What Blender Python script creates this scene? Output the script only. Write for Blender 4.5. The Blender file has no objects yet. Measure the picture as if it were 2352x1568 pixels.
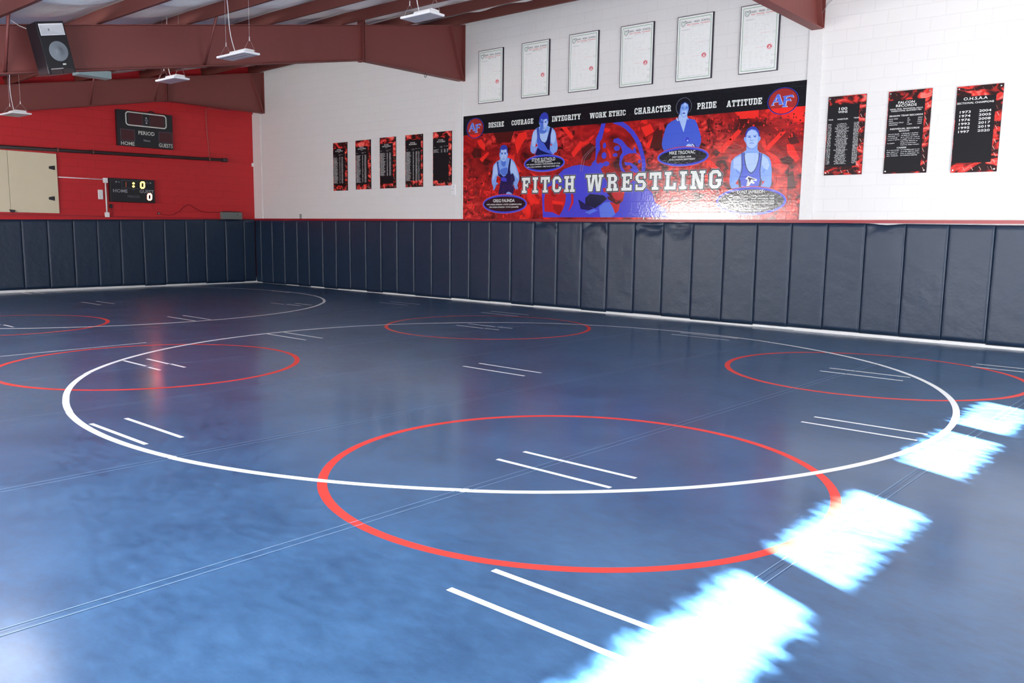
import bpy, bmesh, math, random
from mathutils import Vector, Matrix
random.seed(7)
S = bpy.context.scene
COL = S.collection

# ------------------------------------------------------------------ camera
CX, CY, CZ = 22.26, -13.7393, 1.6058
YAW, PITCH, ROLL, FPX = 2.2729, -0.1333, 0.0138, 1902.17
_d = Vector((math.cos(PITCH)*math.cos(YAW), math.cos(PITCH)*math.sin(YAW), math.sin(PITCH)))
_r = Vector((math.sin(YAW), -math.cos(YAW), 0.0))
_u = _r.cross(_d)
RR = math.cos(ROLL)*_r + math.sin(ROLL)*_u
UU = -math.sin(ROLL)*_r + math.cos(ROLL)*_u
DD = _d
cam = bpy.data.cameras.new('camera'); cam.sensor_width = 36.0; cam.lens = FPX*36.0/2352
cam.clip_end = 200
co = bpy.data.objects.new('camera', cam); COL.objects.link(co)
mw = Matrix((RR, UU, -DD)).transposed().to_4x4(); mw.translation = (CX, CY, CZ)
co.matrix_world = mw
S.camera = co

def U(u, v, ax, val):
    """where the sight line through a photo point meets the plane axis=val"""
    ray = DD*FPX + RR*(u-1176) - UU*(v-784)
    c = Vector((CX, CY, CZ)); t = (val-c[ax])/ray[ax]
    return c + ray*t

# ------------------------------------------------------------------ view, world, sun, area lights
S.view_settings.view_transform = 'Standard'; S.view_settings.look = 'None'
S.view_settings.gamma = 1; S.view_settings.use_curve_mapping = False
S.view_settings.exposure = -0.03
W = bpy.data.worlds.new('world'); S.world = W; W.use_nodes = True
W.node_tree.nodes['Background'].inputs[0].default_value = (0.62, 0.78, 1.0, 1)
W.node_tree.nodes['Background'].inputs[1].default_value = 1.0
S.cycles.max_bounces = 8; S.cycles.diffuse_bounces = 5; S.cycles.glossy_bounces = 4
S.cycles.sample_clamp_indirect = 6

X0, X1, Y1 = 0.8, 24.5, -16.0        # back wall, front wall, left wall (right wall is y = 0)
SLOPE = 0.187
def roofz(y): return 6.27 + SLOPE*y

sun = bpy.data.lights.new('sun', 'SUN'); sun.energy = 230.0; sun.angle = math.radians(0.8); sun.color = (1.0, 0.97, 0.92)
SUN_EL = math.radians(38); hd = Vector((-1, 0.5, 0)).normalized()
sdir = Vector((hd.x*math.cos(SUN_EL), hd.y*math.cos(SUN_EL), -math.sin(SUN_EL)))
so = bpy.data.objects.new('sun', sun); COL.objects.link(so)
so.rotation_euler = sdir.to_track_quat('-Z', 'Y').to_euler()

def area(name, loc, direction, sx, sy, energy, color=(1, 1, 1), spread=180):
    l = bpy.data.lights.new(name, 'AREA'); l.shape = 'RECTANGLE'; l.size = sx; l.size_y = sy
    l.energy = energy; l.color = color; l.spread = math.radians(spread)
    o = bpy.data.objects.new(name, l); COL.objects.link(o); o.location = loc
    o.rotation_euler = Vector(direction).to_track_quat('-Z', 'Y').to_euler()
    return o
# daylight from the side window, plus unseen fills added at doorway, openings and roof
area('doorway_fill', (24.3, -5.0, 1.35), (-1, 0, 0.4), 6.0, 2.2, 170, (0.99, 0.985, 0.97))  # unseen doorway lamp added as broad room fill
area('doorway_ceiling_fill', (24.0, -5.0, 0.35), (-.45, 0, 1), 6.0, 1.0, 480, (1.0, 0.985, 0.955))  # added lamp aimed upward to brighten the ceiling
area('side_window_daylight', (6.7, -15.85, 2.3), (0, 1, 0.3), 3.8, 0.6, 320, (1.0, 0.985, 0.955))
area('side_window_daylight', (17.5, -15.85, 1.65), (0, 1, 0.2), 6.0, 2.5, 300, (1.0, 0.985, 0.955))  # lamp of the unseen tall opening, enlarged to brighten the right-hand pads
area('side_ceiling_fill', (17.5, -15.8, 1.3), (0, .6, 1), 6.0, 1.6, 520, (1.0, 0.985, 0.955))  # upward lamp added at the tall opening for a brighter ceiling
area('side_ceiling_fill', (7.75, -15.8, 2.25), (0, 1, 1.7), 5.6, 0.5, 480, (1.0, 0.985, 0.955))  # second upward lamp added to lift the roof insulation
area('overhead_fill', (19.0, -12.3, roofz(-12.3)-0.25), (0, 0, -1), 2.4, 1.0, 190, (0.9, 0.95, 1.0))  # overhead lamp added without a roof opening, pools light on the near mat
area('overhead_fill', (12.0, -13.0, roofz(-13.0)-0.25), (0, 0, -1), 3.0, 1.0, 120, (0.95, 0.97, 1.0))  # unseen overhead lamp, added without any roof opening

area('overhead_fill', (10.9, -10.35, roofz(-10.35)-0.3), (0, 0, -1), 1.7, 1.0, 60, (1.0, 0.97, 0.97))  # unseen overhead lamp added for the glare on the near left mat

# ------------------------------------------------------------------ materials
def srgb(r, g, b):
    f = lambda c: (c/255/12.92) if c/255 <= 0.04045 else ((c/255+0.055)/1.055)**2.4
    return (f(r), f(g), f(b), 1)
MATS = {}
def mat(name, col, rough=0.6, spec=0.5, metal=0.0, emit=None, estr=0.0, bump=None):
    if name in MATS: return MATS[name]
    m = bpy.data.materials.new(name); m.use_nodes = True
    nt = m.node_tree; b = nt.nodes['Principled BSDF']
    b.inputs['Base Color'].default_value = col; b.inputs['Roughness'].default_value = rough
    b.inputs['Specular IOR Level'].default_value = spec; b.inputs['Metallic'].default_value = metal
    if emit: b.inputs['Emission Color'].default_value = emit; b.inputs['Emission Strength'].default_value = estr
    # a faint procedural unevenness on every material
    tc = nt.nodes.new('ShaderNodeNewGeometry'); n = nt.nodes.new('ShaderNodeTexNoise')
    n.inputs['Scale'].default_value = (bump or (25, .0))[0]; n.inputs['Detail'].default_value = 4
    nt.links.new(tc.outputs['Position'], n.inputs['Vector'])
    mr = nt.nodes.new('ShaderNodeMapRange'); mr.inputs['To Min'].default_value = 0.95; mr.inputs['To Max'].default_value = 1.05
    nt.links.new(n.outputs['Fac'], mr.inputs['Value'])
    mx = nt.nodes.new('ShaderNodeMix'); mx.data_type = 'RGBA'; mx.blend_type = 'MULTIPLY'; mx.inputs[0].default_value = 1
    mx.inputs[6].default_value = col; nt.links.new(mr.outputs[0], mx.inputs[7]); nt.links.new(mx.outputs[2], b.inputs['Base Color'])
    if bump:
        bp = nt.nodes.new('ShaderNodeBump'); bp.inputs['Distance'].default_value = bump[1]
        nt.links.new(n.outputs['Fac'], bp.inputs['Height']); nt.links.new(bp.outputs[0], b.inputs['Normal'])
    MATS[name] = m
    return m

def brick_nodes(nt, plane, zoff=0.0):
    """painted concrete block pattern in world metres; plane 'Y' = wall along x, 'X' = wall along y"""
    g = nt.nodes.new('ShaderNodeNewGeometry'); sp = nt.nodes.new('ShaderNodeSeparateXYZ'); cb = nt.nodes.new('ShaderNodeCombineXYZ')
    nt.links.new(g.outputs['Position'], sp.inputs[0])
    nt.links.new(sp.outputs[0 if plane == 'Y' else 1], cb.inputs[0])
    ad = nt.nodes.new('ShaderNodeMath'); ad.operation = 'ADD'; ad.inputs[1].default_value = 0.05+zoff
    nt.links.new(sp.outputs[2], ad.inputs[0]); nt.links.new(ad.outputs[0], cb.inputs[1])
    br = nt.nodes.new('ShaderNodeTexBrick')
    br.inputs['Scale'].default_value = 1; br.inputs['Brick Width'].default_value = 0.406; br.inputs['Row Height'].default_value = 0.203
    br.inputs['Mortar Size'].default_value = 0.006; br.inputs['Mortar Smooth'].default_value = 0.4
    nt.links.new(cb.outputs[0], br.inputs['Vector'])
    return g, br

def block_wall(name, col, plane, mort=0.95, rough=0.55, bumpd=0.006):
    m = bpy.data.materials.new(name); m.use_nodes = True; nt = m.node_tree; b = nt.nodes['Principled BSDF']
    g, br = brick_nodes(nt, plane)
    c2 = tuple(c*0.985 for c in col[:3])+(1,); c3 = tuple(c*mort for c in col[:3])+(1,)
    br.inputs['Color1'].default_value = col; br.inputs['Color2'].default_value = c2; br.inputs['Mortar'].default_value = c3
    nt.links.new(br.outputs['Color'], b.inputs['Base Color'])
    b.inputs['Roughness'].default_value = rough
    n = nt.nodes.new('ShaderNodeTexNoise'); n.inputs['Scale'].default_value = 60; nt.links.new(g.outputs['Position'], n.inputs['Vector'])
    ma = nt.nodes.new('ShaderNodeMath'); ma.operation = 'MULTIPLY_ADD'; ma.inputs[1].default_value = -1.0
    m2 = nt.nodes.new('ShaderNodeMath'); m2.operation = 'MULTIPLY'; m2.inputs[1].default_value = 0.25
    nt.links.new(n.outputs['Fac'], m2.inputs[0]); nt.links.new(br.outputs['Fac'], ma.inputs[0]); nt.links.new(m2.outputs[0], ma.inputs[2])
    bp = nt.nodes.new('ShaderNodeBump'); bp.inputs['Distance'].default_value = bumpd; bp.inputs['Strength'].default_value = 0.4
    nt.links.new(ma.outputs[0], bp.inputs['Height']); nt.links.new(bp.outputs[0], b.inputs['Normal'])
    MATS[name] = m; return m

def vinyl(name, col, rough=0.10, emit=0):
    """glossy printed vinyl laid over the block wall: block joints and a pebbled gloss show through"""
    if name in MATS: return MATS[name]
    m = bpy.data.materials.new(name); m.use_nodes = True; nt = m.node_tree; b = nt.nodes['Principled BSDF']
    b.inputs['Base Color'].default_value = col; b.inputs['Roughness'].default_value = rough
    g, br = brick_nodes(nt, 'Y')
    n = nt.nodes.new('ShaderNodeTexNoise'); n.inputs['Scale'].default_value = 26; n.inputs['Detail'].default_value = 3
    nt.links.new(g.outputs['Position'], n.inputs['Vector'])
    ma = nt.nodes.new('ShaderNodeMath'); ma.operation = 'MULTIPLY_ADD'; ma.inputs[1].default_value = -1.0
    m2 = nt.nodes.new('ShaderNodeMath'); m2.operation = 'MULTIPLY'; m2.inputs[1].default_value = 0.6
    nt.links.new(n.outputs['Fac'], m2.inputs[0]); nt.links.new(br.outputs['Fac'], ma.inputs[0]); nt.links.new(m2.outputs[0], ma.inputs[2])
    bp = nt.nodes.new('ShaderNodeBump'); bp.inputs['Distance'].default_value = 0.0030; bp.inputs['Strength'].default_value = 0.7
    nt.links.new(ma.outputs[0], bp.inputs['Height']); nt.links.new(bp.outputs[0], b.inputs['Normal'])
    MATS[name] = m; return m

def mural_picture():
    m = vinyl('mural_print', (0.3, 0.02, 0.02, 1)); nt = m.node_tree; b = nt.nodes['Principled BSDF']
    g = nt.nodes.new('ShaderNodeNewGeometry')
    def noise(scale, detail, dist, off):
        mp = nt.nodes.new('ShaderNodeMapping'); mp.inputs['Location'].default_value = (off, 0, off*2)
        mp.inputs['Rotation'].default_value = (0, math.radians(-35), 0); mp.inputs['Scale'].default_value = (1.0, 1.0, 1.5)
        nt.links.new(g.outputs['Position'], mp.inputs['Vector'])
        n = nt.nodes.new('ShaderNodeTexNoise'); n.inputs['Scale'].default_value = scale; n.inputs['Detail'].default_value = detail; n.inputs['Distortion'].default_value = dist
        nt.links.new(mp.outputs[0], n.inputs['Vector']); return n
    n1 = noise(1.6, 3, 0.7, 3.1)
    cr = nt.nodes.new('ShaderNodeValToRGB'); e = cr.color_ramp
    stops = [(0.0, (58, 14, 12)), (0.36, (70, 16, 14)), (0.42, (128, 22, 24)), (0.5, (160, 28, 28)), (0.53, (190, 34, 32)), (0.58, (146, 28, 28)), (0.61, (228, 40, 34)), (0.68, (250, 48, 40))]
    e.elements[0].position = 0; e.elements[0].color = srgb(*stops[0][1]); e.elements[1].position = stops[-1][0]; e.elements[1].color = srgb(*stops[-1][1])
    for p, c in stops[1:-1]:
        x = e.elements.new(p); x.color = srgb(*c)
    nt.links.new(n1.outputs['Fac'], cr.inputs[0])
    n2 = noise(5.5, 4, 0.8, 9.0)
    cr2 = nt.nodes.new('ShaderNodeValToRGB'); e = cr2.color_ramp
    e.elements[0].position = 0.36; e.elements[0].color = srgb(60, 14, 14); e.elements[1].position = 0.66; e.elements[1].color = srgb(246, 70, 60)
    x = e.elements.new(0.44); x.color = srgb(150, 30, 30); x = e.elements.new(0.55); x.color = srgb(196, 40, 40)
    nt.links.new(n2.outputs['Fac'], cr2.inputs[0])
    n3 = noise(0.42, 0, 0, 0.7)
    mr = nt.nodes.new('ShaderNodeMapRange'); mr.inputs['From Min'].default_value = 0.47; mr.inputs['From Max'].default_value = 0.53
    nt.links.new(n3.outputs['Fac'], mr.inputs['Value'])
    mx = nt.nodes.new('ShaderNodeMix'); mx.data_type = 'RGBA'
    nt.links.new(mr.outputs[0], mx.inputs[0]); nt.links.new(cr.outputs[0], mx.inputs[6]); nt.links.new(cr2.outputs[0], mx.inputs[7])
    nt.links.new(mx.outputs[2], b.inputs['Base Color'])
    return m

def board_picture(name, off):
    """red and black sports print with tread-plate look"""
    m = bpy.data.materials.new(name); m.use_nodes = True; nt = m.node_tree; b = nt.nodes['Principled BSDF']
    b.inputs['Roughness'].default_value = 0.45; b.inputs['Specular IOR Level'].default_value = 0.2
    g = nt.nodes.new('ShaderNodeNewGeometry'); mp = nt.nodes.new('ShaderNodeMapping'); mp.inputs['Location'].default_value = (off, 0, off)
    mp.inputs['Rotation'].default_value = (0, math.radians(40), 0); mp.inputs['Scale'].default_value = (1, 1, 1.8)
    nt.links.new(g.outputs['Position'], mp.inputs['Vector'])
    n = nt.nodes.new('ShaderNodeTexNoise'); n.inputs['Scale'].default_value = 4.0; n.inputs['Detail'].default_value = 2; n.inputs['Distortion'].default_value = 1.2
    nt.links.new(mp.outputs[0], n.inputs['Vector'])
    cr = nt.nodes.new('ShaderNodeValToRGB'); e = cr.color_ramp
    e.elements[0].position = 0.0; e.elements[0].color = srgb(34, 16, 18); e.elements[1].position = 0.66; e.elements[1].color = srgb(255, 120, 110)
    for p, c in ((0.46, (40, 16, 18)), (0.5, (110, 26, 26)), (0.54, (196, 42, 38)), (0.6, (228, 62, 54))):
        x = e.elements.new(p); x.color = srgb(*c)
    nt.links.new(n.outputs['Fac'], cr.inputs[0]); nt.links.new(cr.outputs[0], b.inputs['Base Color'])
    return m

def mat_surface():
    m = bpy.data.materials.new('mat_vinyl'); m.use_nodes = True; nt = m.node_tree; b = nt.nodes['Principled BSDF']
    g = nt.nodes.new('ShaderNodeNewGeometry')
    n = nt.nodes.new('ShaderNodeTexNoise'); n.inputs['Scale'].default_value = 1.5; n.inputs['Detail'].default_value = 9; n.inputs['Roughness'].default_value = 0.62
    nt.links.new(g.outputs['Position'], n.inputs['Vector'])
    mp = nt.nodes.new('ShaderNodeMapping'); mp.inputs['Scale'].default_value = (2.5, 5, 1); mp.inputs['Rotation'].default_value = (0, 0, 0.6)
    nt.links.new(g.outputs['Position'], mp.inputs['Vector'])
    n2 = nt.nodes.new('ShaderNodeTexNoise'); n2.inputs['Scale'].default_value = 3.0; n2.inputs['Detail'].default_value = 9; n2.inputs['Roughness'].default_value = 0.7; n2.inputs['Distortion'].default_value = 0.0
    nt.links.new(mp.outputs[0], n2.inputs['Vector'])
    ad = nt.nodes.new('ShaderNodeMath'); ad.operation = 'ADD'; nt.links.new(n.outputs['Fac'], ad.inputs[0]); nt.links.new(n2.outputs['Fac'], ad.inputs[1])
    cr = nt.nodes.new('ShaderNodeValToRGB'); e = cr.color_ramp
    e.elements[0].position = 0.35; e.elements[0].color = MAT_LO; e.elements[1].position = 0.68; e.elements[1].color = MAT_HI
    hf = nt.nodes.new('ShaderNodeMath'); hf.operation = 'MULTIPLY'; hf.inputs[1].default_value = 0.5
    nt.links.new(ad.outputs[0], hf.inputs[0]); nt.links.new(hf.outputs[0], cr.inputs[0]); nt.links.new(cr.outputs[0], b.inputs['Base Color'])
    mr = nt.nodes.new('ShaderNodeMapRange'); mr.inputs['From Min'].default_value = 0.3; mr.inputs['From Max'].default_value = 0.7
    mr.inputs['To Min'].default_value = 0.32; mr.inputs['To Max'].default_value = 0.42
    nt.links.new(n2.outputs['Fac'], mr.inputs['Value']); nt.links.new(mr.outputs[0], b.inputs['Roughness'])
    b.inputs['Specular IOR Level'].default_value = 0.3
    b.inputs['Coat Weight'].default_value = 0.5; b.inputs['Coat Roughness'].default_value = 0.16; b.inputs['Coat IOR'].default_value = 1.5
    return m
MAT_LO = srgb(32, 62, 96); MAT_HI = srgb(58, 96, 136)
M_MAT = mat_surface()
M_WHITEPAINT = mat('mat_white_paint', srgb(236, 238, 240), 0.4)
M_REDPAINT = mat('mat_red_paint', srgb(214, 52, 44), 0.45)
M_TAPE = mat('clear_mat_tape', srgb(62, 98, 146), 0.2)
M_TAPEEDGE = mat('tape_edge', srgb(112, 140, 172), 0.4)
M_PAD = mat('pad_vinyl', srgb(22, 42, 66), 0.40, bump=(5.0, 0.010))
M_PADBACK = mat('pad_plywood', srgb(150, 120, 84), 0.8)
M_WALLW = block_wall('white_block', srgb(232, 231, 230), 'Y')
M_WALLR = block_wall('red_block', srgb(194, 30, 38), 'X', 0.82)
M_PLAINW = mat('white_paint', srgb(232, 231, 230), 0.6)
M_WALLX = block_wall('white_block_front', srgb(200, 200, 200), 'X')
M_REDTRIM = mat('red_trim_paint', srgb(150, 18, 32), 0.3)
M_STEEL = mat('primer_steel', srgb(120, 60, 56), 0.55, bump=(8, 0.002))
M_PURLIN = mat('purlin_steel', srgb(106, 54, 47), 0.5, bump=(8, 0.002))
M_INSUL = mat('white_insulation_facing', srgb(250, 248, 244), 0.45, bump=(3, 0.03))
M_BLACK = mat('black_plastic', srgb(22, 24, 30), 0.4)
M_DKPIPE = mat('dark_steel', srgb(52, 40, 42), 0.4)
M_GREYCONE = mat('grey_cone', srgb(120, 128, 136), 0.5)
M_CHROME = mat('silver_trim', srgb(210, 212, 216), 0.25, metal=0.8)
M_WHITEPL = mat('white_plastic', srgb(240, 240, 242), 0.35)
M_LENS = mat('grey_lens', srgb(150, 152, 164), 0.3)
M_WIRE = mat('pale_wire', srgb(200, 196, 196), 0.4)
M_PLY = mat('birch_plywood', srgb(226, 214, 184), 0.5, bump=(2.5, 0.001))
M_GREYBOX = mat('grey_metal_box', srgb(108, 116, 114), 0.5)
M_LEDDARK = mat('dark_led_panel', srgb(70, 24, 32), 0.35)
M_OFFW = mat('offwhite_print', srgb(226, 230, 220), 0.5)
M_GREYTXT = mat('grey_print', srgb(168, 170, 178), 0.5)
M_DIMTXT = mat('dim_print', srgb(96, 98, 112), 0.5)
M_LEDY = mat('amber_led', srgb(255, 200, 40), 0.5, emit=(1.0, 0.62, 0.05, 1), estr=14)
M_LEDR = mat('red_led', srgb(255, 60, 40), 0.5, emit=(1.0, 0.16, 0.08, 1), estr=60)
M_LEDDIM = mat('dim_led', srgb(150, 60, 30), 0.5, emit=(0.5, 0.12, 0.03, 1), estr=0.6)
M_CONC = mat('concrete', srgb(176, 172, 166), 0.8, bump=(12, 0.002))

# ------------------------------------------------------------------ object helpers
def link(o, parent=None):
    COL.objects.link(o)
    if parent is not None: o.parent = parent
    return o
def tag(o, label=None, cat=None, group=None, kind=None):
    if label: o['label'] = label
    if cat: o['category'] = cat
    if group: o['group'] = group
    if kind: o['kind'] = kind
    return o
def empty(name, loc, label, cat, group=None):
    o = bpy.data.objects.new(name, None); o.location = loc; o.empty_display_size = 0.1; link(o)
    return tag(o, label, cat, group)

class MB:
    """collects shapes for one mesh object, in world metres"""
    def __init__(s): s.bm = bmesh.new(); s.mats = []
    def mi(s, m):
        if m not in s.mats: s.mats.append(m)
        return s.mats.index(m)
    def face(s, pts, m):
        vs = [s.bm.verts.new(p) for p in pts]
        try: f = s.bm.faces.new(vs); f.material_index = s.mi(m)
        except ValueError: return None
        return f
    def box(s, a, b, m, mtx=None):
        x0, y0, z0 = a; x1, y1, z1 = b
        P = [Vector(p) for p in ((x0,y0,z0),(x1,y0,z0),(x1,y1,z0),(x0,y1,z0),(x0,y0,z1),(x1,y0,z1),(x1,y1,z1),(x0,y1,z1))]
        if mtx: P = [mtx @ p for p in P]
        v = [s.bm.verts.new(p) for p in P]
        for q in ((0,3,2,1),(4,5,6,7),(0,1,5,4),(1,2,6,5),(2,3,7,6),(3,0,4,7)):
            f = s.bm.faces.new([v[i] for i in q]); f.material_index = s.mi(m)
    def tube(s, pts, r, m, n=8, closed=False):
        pts = [Vector(p) for p in pts]; rings = []
        for i, p in enumerate(pts):
            t = (pts[min(i+1, len(pts)-1)]-pts[max(i-1, 0)]).normalized()
            a = t.cross(Vector((0, 0, 1))) if abs(t.z) < 0.95 else t.cross(Vector((1, 0, 0)))
            a.normalize(); b = t.cross(a)
            rings.append([s.bm.verts.new(p + (a*math.cos(k*2*math.pi/n)+b*math.sin(k*2*math.pi/n))*r) for k in range(n)])
        for i in range(len(rings)-1):
            for k in range(n):
                f = s.bm.faces.new((rings[i][k], rings[i][(k+1) % n], rings[i+1][(k+1) % n], rings[i+1][k])); f.material_index = s.mi(m); f.smooth = True
        for rg in (rings[0], rings[-1]):
            f = s.bm.faces.new(rg if rg is rings[-1] else rg[::-1]); f.material_index = s.mi(m)
    def prism(s, poly, ax, a, b, m):
        """polygon in the two axes other than ax, extruded from a to b along ax"""
        def P(p, t): q = list(p); q.insert(ax, t); return q
        va = [s.bm.verts.new(P(p, a)) for p in poly]; vb = [s.bm.verts.new(P(p, b)) for p in poly]; n = len(poly)
        k = s.mi(m)
        s.bm.faces.new(va[::-1]).material_index = k; s.bm.faces.new(vb).material_index = k
        for i in range(n):
            s.bm.faces.new((va[i], va[(i+1) % n], vb[(i+1) % n], vb[i])).material_index = k
    def build(s, name, parent=None, bevel=0.0, origin=None, recalc=True):
        if recalc: bmesh.ops.recalc_face_normals(s.bm, faces=s.bm.faces)
        if bevel: 
            bmesh.ops.bevel(s.bm, geom=[e for e in s.bm.edges], offset=bevel, segments=2, affect='EDGES', profile=0.6)
        me = bpy.data.meshes.new(name)
        off = Vector((0, 0, 0))
        if parent is not None: off = off_of(parent)
        elif origin is not None: off = Vector(origin)
        if off.length: bmesh.ops.translate(s.bm, vec=-off, verts=s.bm.verts)
        s.bm.to_mesh(me); s.bm.free()
        for m in s.mats: me.materials.append(m)
        o = bpy.data.objects.new(name, me); link(o, parent)
        if parent is None and origin is not None: o.location = origin
        return o
def off_of(o):
    v = Vector(o.location)
    while o.parent is not None: o = o.parent; v += Vector(o.location)
    return v

# text outlines from the built-in font, cached
_TX = {}
def text_faces(s):
    if s in _TX: return _TX[s]
    cu = bpy.data.curves.new('t', 'FONT'); cu.body = s; cu.size = 1; cu.resolution_u = 2; cu.offset = 0.012
    ob = bpy.data.objects.new('t', cu); COL.objects.link(ob)
    bpy.context.view_layer.update()
    me = bpy.data.meshes.new_from_object(ob.evaluated_get(bpy.context.evaluated_depsgraph_get()))
    V = [(v.co.x, v.co.y) for v in me.vertices]; F = [tuple(p.vertices) for p in me.polygons]
    bpy.data.objects.remove(ob); bpy.data.curves.remove(cu); bpy.data.meshes.remove(me)
    if not V: V = [(0, 0)]
    x0 = min(v[0] for v in V); x1 = max(v[0] for v in V)
    _TX[s] = (V, F, x0, max(x1-x0, 1e-4)); return _TX[s]

def clip(poly, axis, val, keep_greater):
    out = []
    for i in range(len(poly)):
        a, b = poly[i], poly[(i+1) % len(poly)]
        ia = (a[axis] >= val) == keep_greater; ib = (b[axis] >= val) == keep_greater
        if ia: out.append(a)
        if ia != ib:
            t = (val-a[axis])/(b[axis]-a[axis]); out.append((a[0]+(b[0]-a[0])*t, a[1]+(b[1]-a[1])*t))
    return out

class Flat(MB):
    """printed shapes on a wall plane: 'Y' = plane y=base facing -y (a = x, b = z); 'X' = plane x=base facing +x (a = y, b = z)"""
    def __init__(s, plane, base, crop=None):
        super().__init__(); s.pl = plane; s.base = base; s.crop = crop
    def P(s, a, b, d): return (a, s.base-d, b) if s.pl == 'Y' else (s.base+d, a, b)
    def px(s, x, y):
        """photo (or zoomed crop) point to wall coordinates"""
        if s.crop: k, ox, oy = s.crop; x = ox+x/k; y = oy+y/k
        p = U(x, y, 1 if s.pl == 'Y' else 0, s.base); return (p[0] if s.pl == 'Y' else p[1], p[2])
    def poly(s, pts, m, d, pix=True):
        if pix: pts = [s.px(*p) for p in pts]
        s.cnt = getattr(s, 'cnt', 0)+1; d += (s.cnt % 14)*2e-5      # keep overlapping pieces apart
        f = s.face([s.P(a, b, d) for a, b in pts], m)
        if f is not None:
            f.normal_update(); want = Vector((0, -1, 0)) if s.pl == 'Y' else Vector((1, 0, 0))
            if f.normal.dot(want) < 0: f.normal_flip()
    def rect(s, a0, b0, a1, b1, m, d): s.poly([(a0, b0), (a1, b0), (a1, b1), (a0, b1)], m, d, False)
    def ellipse(s, ca, cb, ra, rb, m, d, n=40): s.poly([(ca+ra*math.cos(i*2*math.pi/n), cb+rb*math.sin(i*2*math.pi/n)) for i in range(n)], m, d, False)
    def pell(s, x0, y0, x1, y1, m, d, grow=0.0):
        """ellipse whose photo extents are x0..x1, y0..y1"""
        xc, yc = (x0+x1)/2, (y0+y1)/2
        l = s.px(x0, yc); r = s.px(x1, yc); t = s.px(xc, y0); b = s.px(xc, y1)
        s.ellipse((l[0]+r[0])/2, (t[1]+b[1])/2, (r[0]-l[0])/2+grow, (t[1]-b[1])/2+grow, m, d)
    def stroke(s, pts, w, m, d, pix=True):
        """polyline; w in the same units as pts"""
        for i in range(len(pts)-1):
            (xa, ya), (xb, yb) = pts[i], pts[i+1]; L = math.hypot(xb-xa, yb-ya) or 1
            nx, ny = -(yb-ya)/L*w/2, (xb-xa)/L*w/2; ex, ey = (xb-xa)/L*w*0.3, (yb-ya)/L*w*0.3
            s.poly([(xa-ex+nx, ya-ey+ny), (xb+ex+nx, yb+ey+ny), (xb+ex-nx, yb+ey-ny), (xa-ex-nx, ya-ey-ny)], m, d, pix)
    def text(s, t, a0, a1, bb, h, m, d, shear=0.0):
        V, F, x0, w = text_faces(t); k = (a1-a0)/w; kh = h/0.72
        vs = [s.bm.verts.new(s.P(a0+(x-x0)*k+y*kh*shear, bb+y*kh, d)) for x, y in V]; mi = s.mi(m)
        want = Vector((0, -1, 0)) if s.pl == 'Y' else Vector((1, 0, 0))
        for f in F:
            try: q = s.bm.faces.new([vs[i] for i in f])
            except ValueError: continue
            q.material_index = mi; q.normal_update()
            if q.normal.dot(want) < 0: q.normal_flip()
    def ptext(s, t, x0, x1, yc, h, m, d, shear=0.0):
        """text centred on photo line yc, spanning x0..x1, cap height h (photo pixels or crop pixels)"""
        xm = (x0+x1)/2; c = s.px(xm, yc); l = s.px(x0, yc)[0]; r = s.px(x1, yc)[0]
        hh = s.px(xm, yc-h/2)[1]-s.px(xm, yc+h/2)[1]
        s.text(t, l, r, c[1]-hh/2, hh, m, d, shear)
    def build(s, name, parent=None, **k): return super().build(name, parent, recalc=False, **k)

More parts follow.
